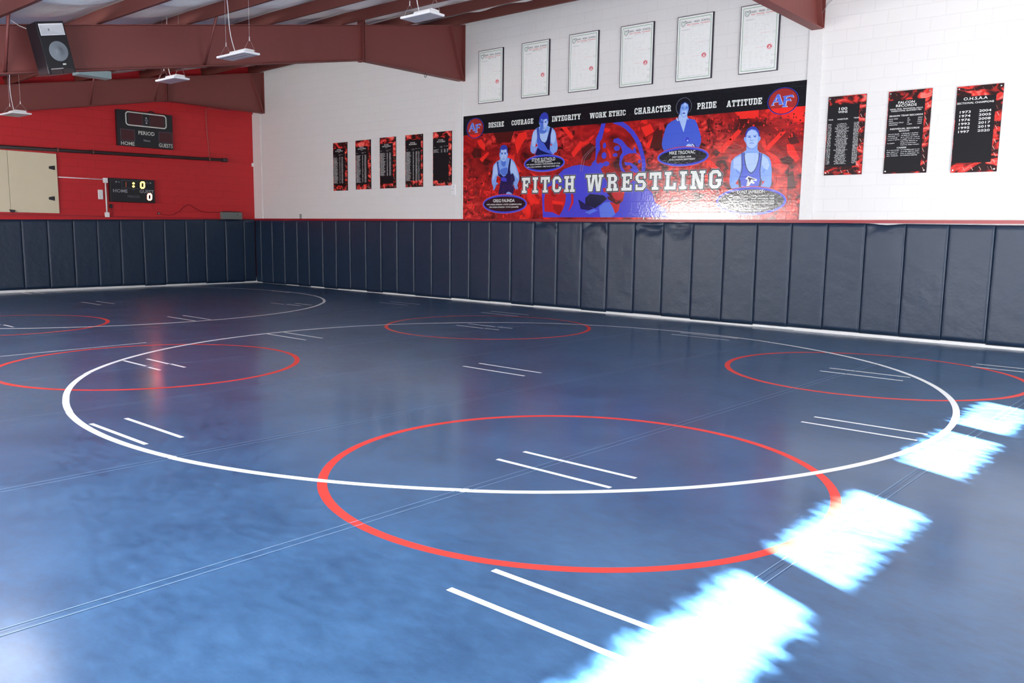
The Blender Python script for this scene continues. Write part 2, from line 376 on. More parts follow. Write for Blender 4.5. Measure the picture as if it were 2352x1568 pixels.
# ------------------------------------------------------------------ slab-serif block letters
def R_(a, b, c, d): return [(a, b), (c, b), (c, d), (a, d)]
def DG(x0, y0, x1, y1, w): return [(x0-w/2, y0), (x0+w/2, y0), (x1+w/2, y1), (x1-w/2, y1)]
def _oct(right=True, left=True, w=.74):
    p = [R_(.2, .81, w-.2, 1), R_(.2, 0, w-.2, .19)]
    if left: p += [R_(0, .2, .22, .8), [(0, .8), (.22, .76), (.26, .81), (.2, 1)], [(0, .2), (.2, 0), (.26, .19), (.22, .24)]]
    if right: p += [R_(w-.22, .2, w, .8), [(w, .8), (w-.2, 1), (w-.26, .81), (w-.22, .76)], [(w, .2), (w-.22, .24), (w-.26, .19), (w-.2, 0)]]
    return p
G = {
 'I': (.46, [R_(.12, 0, .34, 1), R_(0, 0, .46, .17), R_(0, .83, .46, 1)]),
 'F': (.72, [R_(.1, 0, .32, 1), R_(0, 0, .44, .17), R_(0, .81, .72, 1), R_(.57, .64, .72, 1), R_(.3, .43, .5, .58), R_(.44, .35, .56, .66)]),
 'E': (.74, [R_(.1, 0, .32, 1), R_(0, 0, .74, .18), R_(0, .82, .74, 1), R_(.59, .66, .74, 1), R_(.59, 0, .74, .34), R_(.3, .43, .5, .58), R_(.43, .35, .55, .66)]),
 'T': (.78, [R_(0, .81, .78, 1), R_(0, .64, .15, 1), R_(.63, .64, .78, 1), R_(.28, 0, .5, 1), R_(.17, 0, .61, .17)]),
 'L': (.74, [R_(.1, 0, .32, 1), R_(0, .83, .44, 1), R_(0, 0, .74, .18), R_(.59, 0, .74, .38)]),
 'H': (.88, [R_(.1, 0, .32, 1), R_(.56, 0, .78, 1), R_(0, 0, .41, .17), R_(.47, 0, .88, .17), R_(0, .83, .41, 1), R_(.47, .83, .88, 1), R_(.2, .41, .68, .59)]),
 'C': (.74, _oct(False) + [[(.74, .8), (.54, 1), (.48, .81), (.52, .76)], [(.74, .2), (.52, .24), (.48, .19), (.54, 0)], R_(.52, .62, .74, .8), R_(.52, .2, .74, .36)]),
 'G': (.78, _oct(False) + [[(.74, .8), (.54, 1), (.48, .81), (.52, .76)], [(.74, .2), (.52, .24), (.48, .19), (.54, 0)], R_(.52, .64, .74, .8), R_(.52, .2, .74, .5), R_(.4, .36, .78, .52)]),
 'O': (.74, _oct()),
 'D': (.76, [R_(.1, 0, .32, 1), R_(0, 0, .4, .18), R_(0, .82, .4, 1)] + _oct(True, False, .76)),
 'U': (.88, [R_(.1, .2, .32, 1), R_(.56, .2, .78, 1), R_(0, .83, .41, 1), R_(.47, .83, .88, 1), R_(.28, 0, .6, .18), [(.1, .2), (.28, 0), (.34, .18), (.32, .22)], [(.78, .2), (.56, .22), (.54, .18), (.6, 0)]]),
 'S': (.74, [R_(.18, .82, .52, 1), R_(.18, 0, .56, .18), R_(0, .62, .22, .8), [(0, .8), (.22, .76), (.26, .82), (.2, 1)], [(0, .62), (.2, .44), (.3, .6), (.22, .64)], R_(.18, .42, .56, .59), [(.54, .59), (.52, .42), (.54, .37), (.74, .4)], R_(.52, .2, .74, .4), [(.74, .2), (.52, .24), (.48, .18), (.54, 0)], R_(.57, .66, .72, 1), R_(.02, 0, .17, .34), [(.5, 1), (.5, .82), (.6, .8), (.6, 1)], [(.15, .18), (.15, 0), (.25, 0), (.25, .18)]]),
 'R': (.84, [R_(.1, 0, .32, 1), R_(0, 0, .41, .17), R_(0, .82, .56, 1), R_(.54, .62, .76, .8), [(.76, .8), (.56, 1), (.5, .82), (.54, .78)], [(.76, .62), (.54, .64), (.5, .6), (.56, .44)], R_(.3, .42, .58, .6), [(.46, .5), (.66, .46), (.74, .36), (.52, .36)], R_(.52, 0, .74, .38), R_(.47, 0, .84, .17)]),
 'P': (.76, [R_(.1, 0, .32, 1), R_(0, 0, .44, .17), R_(0, .82, .56, 1), R_(.54, .58, .76, .8), [(.76, .8), (.56, 1), (.5, .82), (.54, .78)], [(.76, .58), (.54, .6), (.5, .56), (.56, .38)], R_(.3, .38, .58, .56)]),
 'A': (.94, [DG(.2, 0, .42, 1, .2), DG(.74, 0, .52, 1, .22), R_(.28, .24, .68, .38), R_(0, 0, .38, .16), R_(.55, 0, .94, .16), R_(.34, .86, .6, 1)]),
 'N': (.92, [R_(.1, 0, .28, 1), R_(.64, 0, .82, 1), DG(.68, 0, .22, 1, .24), R_(0, 0, .38, .16), R_(0, .84, .3, 1), R_(.54, .84, .92, 1)]),
 'W': (1.34, [DG(.34, 0, .2, 1, .2), DG(.42, 0, .62, 1, .2), DG(.92, 0, .74, 1, .2), DG(1.0, 0, 1.14, 1, .2), R_(0, .84, .4, 1), R_(.48, .84, .88, 1), R_(.96, .84, 1.34, 1)]),
 'Y': (.9, [R_(.34, 0, .56, .46), R_(.23, 0, .67, .17), DG(.4, .4, .2, 1, .22), DG(.5, .4, .7, 1, .22), R_(0, .84, .38, 1), R_(.52, .84, .9, 1)]),
 'K': (.9, [R_(.1, 0, .32, 1), R_(0, 0, .41, .17), R_(0, .83, .41, 1), DG(.34, .4, .68, 1, .24), DG(.68, 0, .42, .56, .24), R_(.5, .84, .9, 1), R_(.5, 0, .9, .16)]),
}
def inflate(poly, o):
    n = len(poly); c = [0, 0]; out = []
    A = sum(poly[i][0]*poly[(i+1) % n][1]-poly[(i+1) % n][0]*poly[i][1] for i in range(n)); sg = 1 if A > 0 else -1
    L = []
    for i in range(n):
        (xa, ya), (xb, yb) = poly[i], poly[(i+1) % n]; l = math.hypot(xb-xa, yb-ya) or 1
        nx, ny = sg*(yb-ya)/l, -sg*(xb-xa)/l; L.append((xa+nx*o, ya+ny*o, xb-xa, yb-ya))
    for i in range(n):
        x1, y1, dx1, dy1 = L[i-1]; x2, y2, dx2, dy2 = L[i]; det = dx1*dy2-dy1*dx2
        if abs(det) < 1e-9: out.append((x2, y2)); continue
        t = ((x2-x1)*dy2-(y2-y1)*dx2)/det; out.append((x1+dx1*t, y1+dy1*t))
    return out
def slab(fl, word, a0, a1, b0, h, layers, gap=.12, space=.5):
    """layers: list of (inflate in glyph units, material, depth)"""
    tot = 0; pos = []
    for ch in word:
        if ch == ' ': tot += space; pos.append(None); continue
        pos.append(tot); tot += G[ch][0]+gap
    tot -= gap; k = (a1-a0)/tot
    for o, m, d in layers:
        for ch, p in zip(word, pos):
            if p is None: continue
            for q in G[ch][1]:
                qq = inflate(q, o) if o else q
                fl.poly([(a0+(p+x)*k, b0+y*h) for x, y in qq], m, d, False)
def pslab(fl, word, x0, x1, yc, h, layers, **kw):
    xm = (x0+x1)/2; c = fl.px(xm, yc); l = fl.px(x0, yc)[0]; r = fl.px(x1, yc)[0]
    hh = fl.px(xm, yc-h/2)[1]-fl.px(xm, yc+h/2)[1]
    slab(fl, word, l, r, c[1]-hh/2, hh, layers, **kw)

ORD = ['first', 'second', 'third', 'fourth', 'fifth', 'sixth', 'seventh', 'eighth', 'ninth', 'tenth', 'eleventh', 'twelfth', 'thirteenth', 'fourteenth', 'fifteenth']
# ------------------------------------------------------------------ room shell
def struct(o): o['kind'] = 'structure'; return o
b = MB(); b.box((X0-.2, Y1-.2, -0.25), (X1+.2, .2, -0.05), M_CONC); struct(b.build('floor'))
b = MB(); b.prism([(X0-.2, -.25), (X1+.2, -.25), (X1+.2, roofz(0)+.1), (X0-.2, roofz(0)+.1)], 1, 0.0, 0.2, M_WALLW); struct(b.build('wall_right'))
b = MB()
b.prism([(Y1, -.25), (0, -.25), (0, roofz(0)+.05), (Y1, roofz(Y1)+.05)], 0, X0-.2, X0, M_WALLR); struct(b.build('wall_back'))
# left wall: a long side window and an unseen opening lowered to brighten pads
b = MB(); WZ0, WZ1 = 1.95, 2.65
for x0, x1, z0, z1 in ((X0-.2, 14.4, -.25, WZ0), (20.6, X1+.2, -.25, WZ0), (14.4, 20.6, -.25, .35), (X0-.2, X1+.2, WZ1, roofz(Y1)+.1), (X0-.2, 4.9, WZ0, WZ1), (10.6, 14.4, WZ0, WZ1), (20.6, X1+.2, WZ0, WZ1)):
    b.box((x0, Y1-.2, z0), (x1, Y1, z1), M_PLAINW)
struct(b.build('wall_left'))
for k, (x0, x1, WZ0) in enumerate(((4.9, 10.6, 1.95), (14.4, 20.6, .35))):
    b = MB()
    for i in range(7):
        x = x0+(x1-x0)*i/6; b.box((x-.025, Y1-.12, WZ0), (x+.025, Y1-.06, WZ1), M_WHITEPL)
    b.box((x0, Y1-.12, WZ0), (x1, Y1-.06, WZ0+.05), M_WHITEPL); b.box((x0, Y1-.12, WZ1-.05), (x1, Y1-.06, WZ1), M_WHITEPL)
    struct(b.build('window_%d' % (k+1)))
# front wall: four high windows, edges cut jagged to streak the sun, and an added doorway
SUNW = [(-4.72, -5.98), (-6.32, -7.62), (-8.52, -9.88), (-10.22, -11.75)]   # sun patch extents along y on the mats
PX0, PX1 = 20.62, 21.10                                                     # sun patch extents along x
DXs = X1-(PX0+PX1)/2; YS = 0.5*DXs
def win_z(px, x=X1):
    return (x-px)*math.sqrt(1.25)*math.tan(SUN_EL)
ZL, ZH = win_z(PX1), win_z(PX0)
rows = []
DOOR = (-8.0, -2.0, 0.0, 2.5)
def jag(n, amp, seed):
    r = random.Random(seed); return [r.uniform(-1, 1)*amp*(1.0 if r.random() < .75 else 1.7) for _ in range(n)]
b = MB()
ys = sorted([(c-YS, a-YS) for a, c in SUNW])      # openings in wall coordinates
T = .02
yy = Y1-.2
def wallquad(ya, yb, za, zb):
    if yb-ya > 1e-4: b.box((X1, ya, za), (X1+T, yb, zb), M_WALLX)
ztop = roofz(0)+.1
# masonry below and above the window band, minus the doorway
wallquad(Y1-.2, DOOR[0], -.25, ZL-.25); wallquad(DOOR[0], DOOR[1], DOOR[3], ZL-.25); wallquad(DOOR[1], .2, -.25, ZL-.25)
b.prism([(Y1-.2, ZH+.25), (.2, ZH+.25), (.2, roofz(.2)), (Y1-.2, roofz(Y1-.2))] if roofz(Y1) > ZH+.3 else [(-13.6, ZH+.25), (.2, ZH+.25), (.2, roofz(.2)), (-14.4, roofz(-14.4))], 0, X1, X1+T, M_WALLX)
last = Y1-.2
for ya, yb in ys:
    wallquad(last, ya, ZL-.25, ZH+.25)
    n = 96; lo = jag(n, .040, int(-ya*100)); hi = jag(n, .042, int(-ya*100)+5)
    for i in range(n):
        p, q = ya+(yb-ya)*i/n, ya+(yb-ya)*(i+1)/n
        wallquad(p, q, ZL-.25, ZL+lo[i]); wallquad(p, q, ZH+hi[i], ZH+.25)
    last = yb
wallquad(last, .2, ZL-.25, ZH+.25)
struct(b.build('wall_front'))
# ceiling: roof deck and sagging white insulation facing between the purlins
PY = [-0.09, -1.54, -3.23, -4.84, -6.39, -7.85, -9.4, -10.95, -12.5, -14.05, -15.6]
b = MB()
b.prism([(Y1-.2, roofz(Y1-.2)+.14), (.2, roofz(.2)+.14), (.2, roofz(.2)+.24), (Y1-.2, roofz(Y1-.2)+.24)], 0, X0-.2, X1+.2, M_PLAINW)
FR = [1.31, 9.08, 17.0]
nx = 96; prof = []
def lens_drop(x): return .17*max(0, 9.08-x)/7.77          # far end of the roof lowered to follow lens distortion, no real slope
for i in range(len(PY)-1):
    for k in range(8): prof.append((PY[i]+(PY[i+1]-PY[i])*k/8, k/8))
prof.append((PY[-1], 0)); prof.append((Y1, 0))
grid = []
for ix in range(nx+1):
    x = X0+(X1-X0)*ix/nx; near = min(abs(x-f) for f in FR)
    row = []
    for y, t in prof:
        sag = math.sin(math.pi*t)*(0.10 + .05*math.cos(2*math.pi*(x-.4)/1.22) - .05*math.exp(-near**2/.4))
        row.append(b.bm.verts.new((x, y, roofz(y)+.04-sag-lens_drop(x))))
    grid.append(row)
k = b.mi(M_INSUL)
for ix in range(nx):
    for j in range(len(prof)-1):
        f = b.bm.faces.new((grid[ix][j], grid[ix][j+1], grid[ix+1][j+1], grid[ix+1][j])); f.material_index = k; f.smooth = True
struct(b.build('ceiling'))
# boxed column strips on the white wall
for k, (xa, xb) in enumerate(((X0, 1.2), (8.9, 9.1), (16.88, 17.1))):
    b = MB(); b.box((xa, -.03, 1.8), (xb, 0, 4.88 if k else 4.79), M_PLAINW); struct(b.build('trim_%d' % (k+1)))
# red ledge board above the wall pads
b = MB(); b.box((X0, -.035, 1.795), (X1, 0, 1.845), M_REDTRIM); struct(b.build('trim_4'))
b = MB(); b.box((X0, -9.5, 1.80), (X0+.02, 0, 1.83), M_REDTRIM); struct(b.build('trim_5'))

# ------------------------------------------------------------------ steel roof frames
def rafter(X, label, dt=0.0, db=0.0):
    r = empty('roof_rafter', (X, 0, 4.9), label, 'roof beam', None)
    topz = lambda y: 6.06-dt+SLOPE*y
    botz = lambda y: 4.87-db if y > -2.84 else 4.87-db+SLOPE*(y+2.84)
    prof = [(0, topz(0)), (0, 4.90-db), (-.12, 4.87-db), (-2.84, 4.86-db), (Y1+.02, botz(Y1)), (Y1+.02, topz(Y1))]
    b = MB(); b.prism(prof, 0, X-.006, X+.006, M_STEEL); b.build('web', r)
    b = MB(); b.prism([(0, topz(0)), (Y1+.02, topz(Y1)), (Y1+.02, topz(Y1)-.014), (0, topz(0)-.014)], 0, X-.09, X+.09, M_STEEL); b.build('top_flange', r)
    b = MB()
    b.prism([(-.02, 4.885-db), (-2.84, 4.875-db), (-2.84, 4.861-db), (-.02, 4.868-db)], 0, X-.09, X+.09, M_STEEL)
    b.prism([(-2.84, 4.875-db), (Y1+.02, botz(Y1)+.014), (Y1+.02, botz(Y1)), (-2.84, 4.861-db)], 0, X-.09, X+.09, M_STEEL); b.build('bottom_flange', r)
    b = MB()
    for dy in (-.02, .02):
        b.prism([(-2.84+dy-.008, 4.84-db), (-2.84+dy+.008, 4.84-db), (-2.84+dy+.008, topz(-2.84)+.10), (-2.84+dy-.008, topz(-2.84)+.10)], 0, X-.09, X+.09, M_STEEL)
    b.build('splice_plate', r)
    b = MB()
    b.prism([(-.42, topz(-.42)-.014), (-.40, topz(-.42)-.014), (-.012, 4.885-db), (-.03, 4.885-db)], 0, X-.09, X+.09, M_STEEL)
    b.build('haunch_plate', r)
    b = MB(); b.box((X-.10, -.012, 4.86-db), (X+.10, 0, 6.06-dt), M_STEEL); b.build('end_plate', r)
    return r
r1 = rafter(FR[1], 'deep red-brown steel roof beam carrying the loudspeaker')
r0 = rafter(FR[0], 'farthest red-brown steel roof beam, just in front of the red wall', .17, .09)  # this beam's top and underside are lowered to follow lens distortion
r2 = rafter(FR[2], 'nearest red-brown steel roof beam, its end poking in above the mural')
b = MB(); b.tube([(9.08+.03*math.cos(t*math.pi/8), -1.12, 4.83+.035*math.sin(t*math.pi/8)) for t in range(17)], .006, M_DKPIPE, 6)
b.tube([(9.08, -1.12, 4.865), (9.08, -1.12, 4.895)], .008, M_DKPIPE, 6); b.build('eye_bolt', r1)
# flange braces from purlin down to beam
def brace(parent, p, q):
    b = MB(); b.tube([p, q], .022, M_STEEL, 4); b.build('flange_brace', parent)
brace(r1, (9.75, -6.33, 4.93), (9.10, -6.20, 4.25)); brace(r1, (9.75, -9.36, 4.36), (9.10, -9.22, 3.68))
brace(r0, (1.95, -4.86, 5.2), (1.33, -4.75, 4.45)); brace(r0, (1.95, -3.25, 5.45), (1.33, -3.15, 4.74))
# purlins
PL = ['red-brown roof purlin running along the very top of the white wall'] + ['red-brown roof purlin, %s one out from the white wall' % w for w in ('first', 'second', 'third', 'fourth', 'fifth', 'sixth', 'seventh', 'eighth', 'ninth', 'tenth')]
for i, y in enumerate(PY[:8]):
    b = MB(); z0 = 6.075+SLOPE*y
    m = Matrix.Translation((0, y, z0)) @ Matrix.Rotation(math.atan(SLOPE), 4, 'X')
    X9 = X1-.005
    b.box((X0+.005, -.0025, 0), (X9, .0025, .2), M_PURLIN, m)
    b.box((X0+.005, -.07, 0), (X9, 0, .004), M_PURLIN, m); b.box((X0+.005, 0, .196), (X9, .07, .2), M_PURLIN, m)
    b.box((X0+.005, -.072, 0), (X9, -.068, .022), M_PURLIN, m)
    bmesh.ops.bisect_plane(b.bm, geom=b.bm.verts[:]+b.bm.edges[:]+b.bm.faces[:], plane_co=(9.08, 0, 0), plane_no=(1, 0, 0))
    for v in b.bm.verts: v.co.z -= lens_drop(v.co.x)
    o = b.build('roof_purlin', origin=(X0, y, z0)); tag(o, PL[i], 'roof purlin', 'purlins carrying the roof')

# ------------------------------------------------------------------ wall pads
def pad_mesh(name, quad_bl, quad_br, quad_tr, quad_tl, nrm, label, group, folds=None, seed=0):
    """padded panel between four corner points on the wall, thickness along nrm"""
    rng = random.Random(seed)
    b = MB(); nu, nv = 10, 26; th = .05; V = []
    BL, BR, TR, TL = [Vector(p) for p in (quad_bl, quad_br, quad_tr, quad_tl)]; N = Vector(nrm)
    ph = rng.uniform(0, 6)
    for j in range(nv+1):
        row = []
        for i in range(nu+1):
            s, t = i/nu, j/nv
            s2 = .5-.5*math.cos(math.pi*s); s2 = .25*s+.75*s2; s2 = s2*s2*(3-2*s2)*.5+s2*.5
            t2 = .5*t+.5*(.5-.5*math.cos(math.pi*t))
            p = (BL*(1-s2)+BR*s2)*(1-t2)+(TL*(1-s2)+TR*s2)*t2
            e = min(s2, 1-s2)*(BR-BL).length; ez = min(t2, 1-t2)*1.8
            d = th*(1-math.exp(-(e+.0015)/.0022))**.5*(1-math.exp(-(ez+.002)/.010))**.5
            d += .0025*math.sin(s*3+t*5+ph)
            if folds and t2 > .72:
                q = (t2-.72)/.28; a = q*(1-q*.2)
                for (c0, sl, amp, w) in folds:
                    x = (1-t2)-(c0+sl*(s2-.5)**2*1.0+ (s2-.5)*.06)
                    d -= 1.9*amp*math.exp(-(x/w)**2)
            if folds: p = p-Vector((0, 0, .022*math.sin(math.pi*s2)**2*max(0, (t2-.8)/.2)**2))
            row.append(b.bm.verts.new(p+N*max(d, .004)))
        V.append(row)
    k = b.mi(M_PAD)
    for j in range(nv):
        for i in range(nu):
            f = b.bm.faces.new((V[j][i], V[j][i+1], V[j+1][i+1], V[j+1][i])); f.material_index = k; f.smooth = True
    rim = [V[0][i] for i in range(nu+1)]+[V[j][nu] for j in range(1, nv+1)]+[V[nv][i] for i in range(nu-1, -1, -1)]+[V[j][0] for j in range(nv-1, 0, -1)]
    back = [b.bm.verts.new(v.co-N*((v.co-BL).dot(N)-.001)) for v in rim]
    kb = b.mi(M_PADBACK)
    for i in range(len(rim)):
        j = (i+1) % len(rim); f = b.bm.faces.new((rim[i], back[i], back[j], rim[j])); f.material_index = k
    f = b.bm.faces.new(back[::-1]); f.material_index = kb
    o = b.build(name, origin=BL); tag(o, label, 'wall pad', group); return o

RT = [582, 598.9,624.8,652.5,682.4,709.1,741,772.2,804.4,840.3,875.6,912.9,951.8,992.7,1035.6,1079.2,1126.5,1175,1227.2,1281.1,1337.4,1396.5,1459,1524.4,1592.4,1664.8,1739.9,1820,1902.2,1989.8,2082.2,2181.3,2287.2]
def lerp(x, xs, ys):
    for i in range(len(xs)-1):
        if x <= xs[i+1]: return ys[i]+(ys[i+1]-ys[i])*(x-xs[i])/(xs[i+1]-xs[i])
    return ys[-1]
YP = -.04
edges = []
for u in RT:
    v = lerp(u, [582,1200,1822,2287,2352], [503.5,504.5,509,515,516]); p = U(u, v, 1, YP); edges.append([p.x, p.z])
edges[0][0] = X0+.052
while edges[-1][0] < 23.6: edges.append([edges[-1][0]+.605, edges[-1][1]-.004])
def bot(x): return lerp(x, [0.8, 4, 8, 12, 16, 20, 25], [.016, .022, .034, .040, .044, .040, .032])
anchors = [(17.0, 30, 'wall pad under the record boards'), ]
n = len(edges)-1
GR = 'navy pads along the white wall'
def padlabel(i):
    xc = (edges[i][0]+edges[i+1][0])/2
    return xc
under = {}
names = {}
segs = [('under the bare wall near the corner', X0, 4.3), ('under the five narrow boards', 4.3, 9.1), ('under the mural\'s left half', 9.1, 12.95), ('under the mural\'s right half', 12.95, 16.9), ('under the three record boards', 16.9, 19.9), ('right of the record boards', 19.9, 30)]
cnt = {}
dark = {1, 2, 4, 6, 9, 12, 13, 17, 20, 24, 25}
for i in range(n):
    xa, za = edges[i]; xb, zb = edges[i+1]; xc = (xa+xb)/2
    for sname, sa, sb in segs:
        if sa <= xc < sb: break
    cnt[sname] = cnt.get(sname, 0)+1
    folds = {18: [(.03, .25, .022, .02)], 20: [(.02, .5, .03, .02), (.10, .5, .012, .02)], 22: [(.10, -.3, .020, .03), (.05, .4, .02, .02)], 23: [(.06, -.5, .028, .028), (.13, -.5, .018, .03)], 29: [(.02, .4, .012, .02)]}.get(i)
    dz = -.018 if i in dark else random.uniform(-.006, .006)
    lab = 'navy wall pad %s, %s from left' % (sname, ORD[cnt[sname]-1])
    if i in (22, 23): lab = 'navy wall pad with deep slanting top folds, %s one of the creased pair' % ('left' if i == 22 else 'right')
    g = .0008
    pad_mesh('wall_pad', (xa+g, -.001, bot(xa)+dz), (xb-g, -.001, bot(xb)+dz), (xb-g, -.001, zb-.012), (xa+g, -.001, za-.012), (0, -1, 0), lab, GR, folds, i)
# small orange-brown end blocks under some seams
BT = [582, 559.2,516.7,469.8,425.5,375.9,327.5,274.9,221.9,166.8,107.7,48]
ORDL = ['first', 'second', 'third', 'fourth', 'fifth', 'sixth', 'seventh', 'eighth', 'ninth', 'tenth', 'eleventh', 'twelfth', 'thirteenth', 'fourteenth', 'fifteenth', 'sixteenth', 'seventeenth', 'eighteenth']
be = []
for u in BT: p = U(u, 503.3, 0, X0+.045); be.append([p.y, 1.815])
be[0][0] = -.054
while be[-1][0] > -7.6: be.append([be[-1][0]-.6, 1.8])
for i in range(len(be)-1):
    ya, yb = be[i][0], be[i+1][0]; g = .0008
    za = U(BT[i], 503.3, 0, X0+.045).z if i < len(BT) else U(0, 503.3, 0, X0+.045).z
    zb = U(BT[i+1], 503.3, 0, X0+.045).z if i+1 < len(BT) else U(0, 503.3, 0, X0+.045).z
    q = (.036 if i in (0, 3, 4, 6, 7, 8, 9, 10, 11) else .020)+.002*i
    pad_mesh('wall_pad', (X0+.001, yb+g, q), (X0+.001, ya-g, q), (X0+.001, ya-g, za-.005), (X0+.001, yb+g, zb-.005), (1, 0, 0), 'navy wall pad on the red wall, %s one left of the corner' % ORDL[i], 'navy pads along the red wall', None, 100+i)
# white kick strips of the wall seen under the pads
b = MB(); b.box((X0, -.012, -.05), (X1, -.002, .16), M_WHITEPL); struct(b.build('baseboard_right'))
b = MB(); b.box((X0, -9.5, -.05), (X0+.012, -.02, .16), M_WHITEPL); struct(b.build('baseboard_back'))

# ------------------------------------------------------------------ wrestling mats
SE = [(21.034+1.85, .03), (21.034, .0255), (19.207, .0375), (17.338, .0467), (15.335, .0467), (13.50, .05), (11.31, .021), (9.55, .02), (7.72, .02), (5.9, .01), (4.07, .005), (2.24, 0)]
bounds = [(X1, 0)]+SE+[(X0+.05, 0)]
def sx(k, y): a, s = bounds[k]; return a+s*y
RES = [(-177, 4.656), (-150, 4.669), (-130, 4.679), (-112, 4.656), (-77, 4.700), (-65, 4.705), (-53, 4.714), (-49, 4.722), (-35, 4.724), (-23, 4.705), (11, 4.669), (49, 4.662), (65, 4.645), (99, 4.694), (126, 4.79), (147, 4.708), (183, 4.656)]
def rwhite(a):
    a = (a+177) % 360-177
    return lerp(a, [r[0] for r in RES], [r[1] for r in RES])
RINGS = [('w', 15.9936, -6.3416, rwhite, .058), ('w', 4.43, -6.23, lambda a: 4.70, .058)] + \
        [('r', x, y, (lambda r: (lambda a: r))(r), .062) for x, y, r in ((19.07, -9.305, 1.66), (12.85, -9.13, 1.635), (12.98, -3.40, 1.70), (19.25, -3.64, 1.625), (7.55, -8.95, 1.5))]
LINES = [(19.76, -11.2, .96), (19.77, -10.91, .96), (18.51, -9.45, .96), (18.52, -9.165, .96), (15.41, -10.64, .94), (15.4, -10.92, .95), (15.54, -6.41, .97), (15.55, -6.7, .95), (19.66, -6.49, .93), (19.65, -6.765, .93), (18.79, -3.655, .92), (18.78, -3.95, .93), (20.04, -1.95, .95), (20.04, -2.24, .95),
         (12.41, -9.275, .57), (13.06, -9.295, .29), (12.47, -9.02, .54), (13.03, -9.01, .34), (11.39, -6.63, .97), (11.40, -6.34, .97), (8.1, -6.51, .97), (8.08, -6.21, .96), (4.25, -6.39, .93), (4.26, -6.09, .85), (.93, -6.37, .6), (.95, -6.1, .6), (7.34, -3.28, .6), (7.42, -3.55, .5), (6.9, -3.6, .5), (4.03, -1.67, .8), (8.33, -1.8, .94), (8.31, -1.47, .97), (11.33, -1.77, .95), (11.31, -1.45, .97), (12.53, -3.7, .61), (13.16, -3.685, .32), (12.51, -3.385, .62), (13.17, -3.365, .32), (15.74, -2.1, .99), (15.74, -1.81, 1.0), (7.09, -9.0, .47), (7.59, -8.96, .41)]
YM0, YM1 = Y1+.03, -.075
ML = {0: 'blue mat strip closest to the camera side, right of the sunlit patches and out of frame', }
MLAB = ['blue wrestling mat strip nearest the viewer, dark and bare at the bottom right corner', 'blue wrestling mat strip lying under the row of bright sun patches',
        'blue wrestling mat strip just left of the sun patches, under the right circle edge', 'blue wrestling mat strip running through the middle of the nearest red circle',
        'blue wrestling mat strip touching the left edge of the nearest red circle', 'blue wrestling mat strip through the centre of the big white circle',
        'blue wrestling mat strip crossing the left red circle inside the big white circle', 'blue wrestling mat strip bridging the gap between the near mat and the far mat',
        'dark blue wrestling mat strip at the right tip of the far white circle', 'dark blue wrestling mat strip crossing the small far red circle',
        'dark blue wrestling mat strip in the right half of the far white circle', 'dark blue wrestling mat strip through the centre of the far white circle', 'dark blue wrestling mat strip, last but one before the red wall', 'dark blue wrestling mat strip lying against the red wall pads']
def clipx(poly, k, inset=0):
    """clip polygon to strip between bounds[k] (right) and bounds[k+1] (left); seams slant slightly, so shear first"""
    (a0, s0), (a1, s1) = bounds[k], bounds[k+1]
    def half(poly, a, s, greater):
        out = []; f = lambda p: p[0]-(a+s*p[1])
        for i in range(len(poly)):
            p, q = poly[i], poly[(i+1) % len(poly)]; fp, fq = f(p), f(q)
            if (fp >= 0) == greater: out.append(p)
            if (fp >= 0) != (fq >= 0):
                t = fp/(fp-fq); out.append((p[0]+(q[0]-p[0])*t, p[1]+(q[1]-p[1])*t))
        return out
    p = half(poly, a0, s0, False)
    return half(p, a1, s1, True) if len(p) > 2 else []
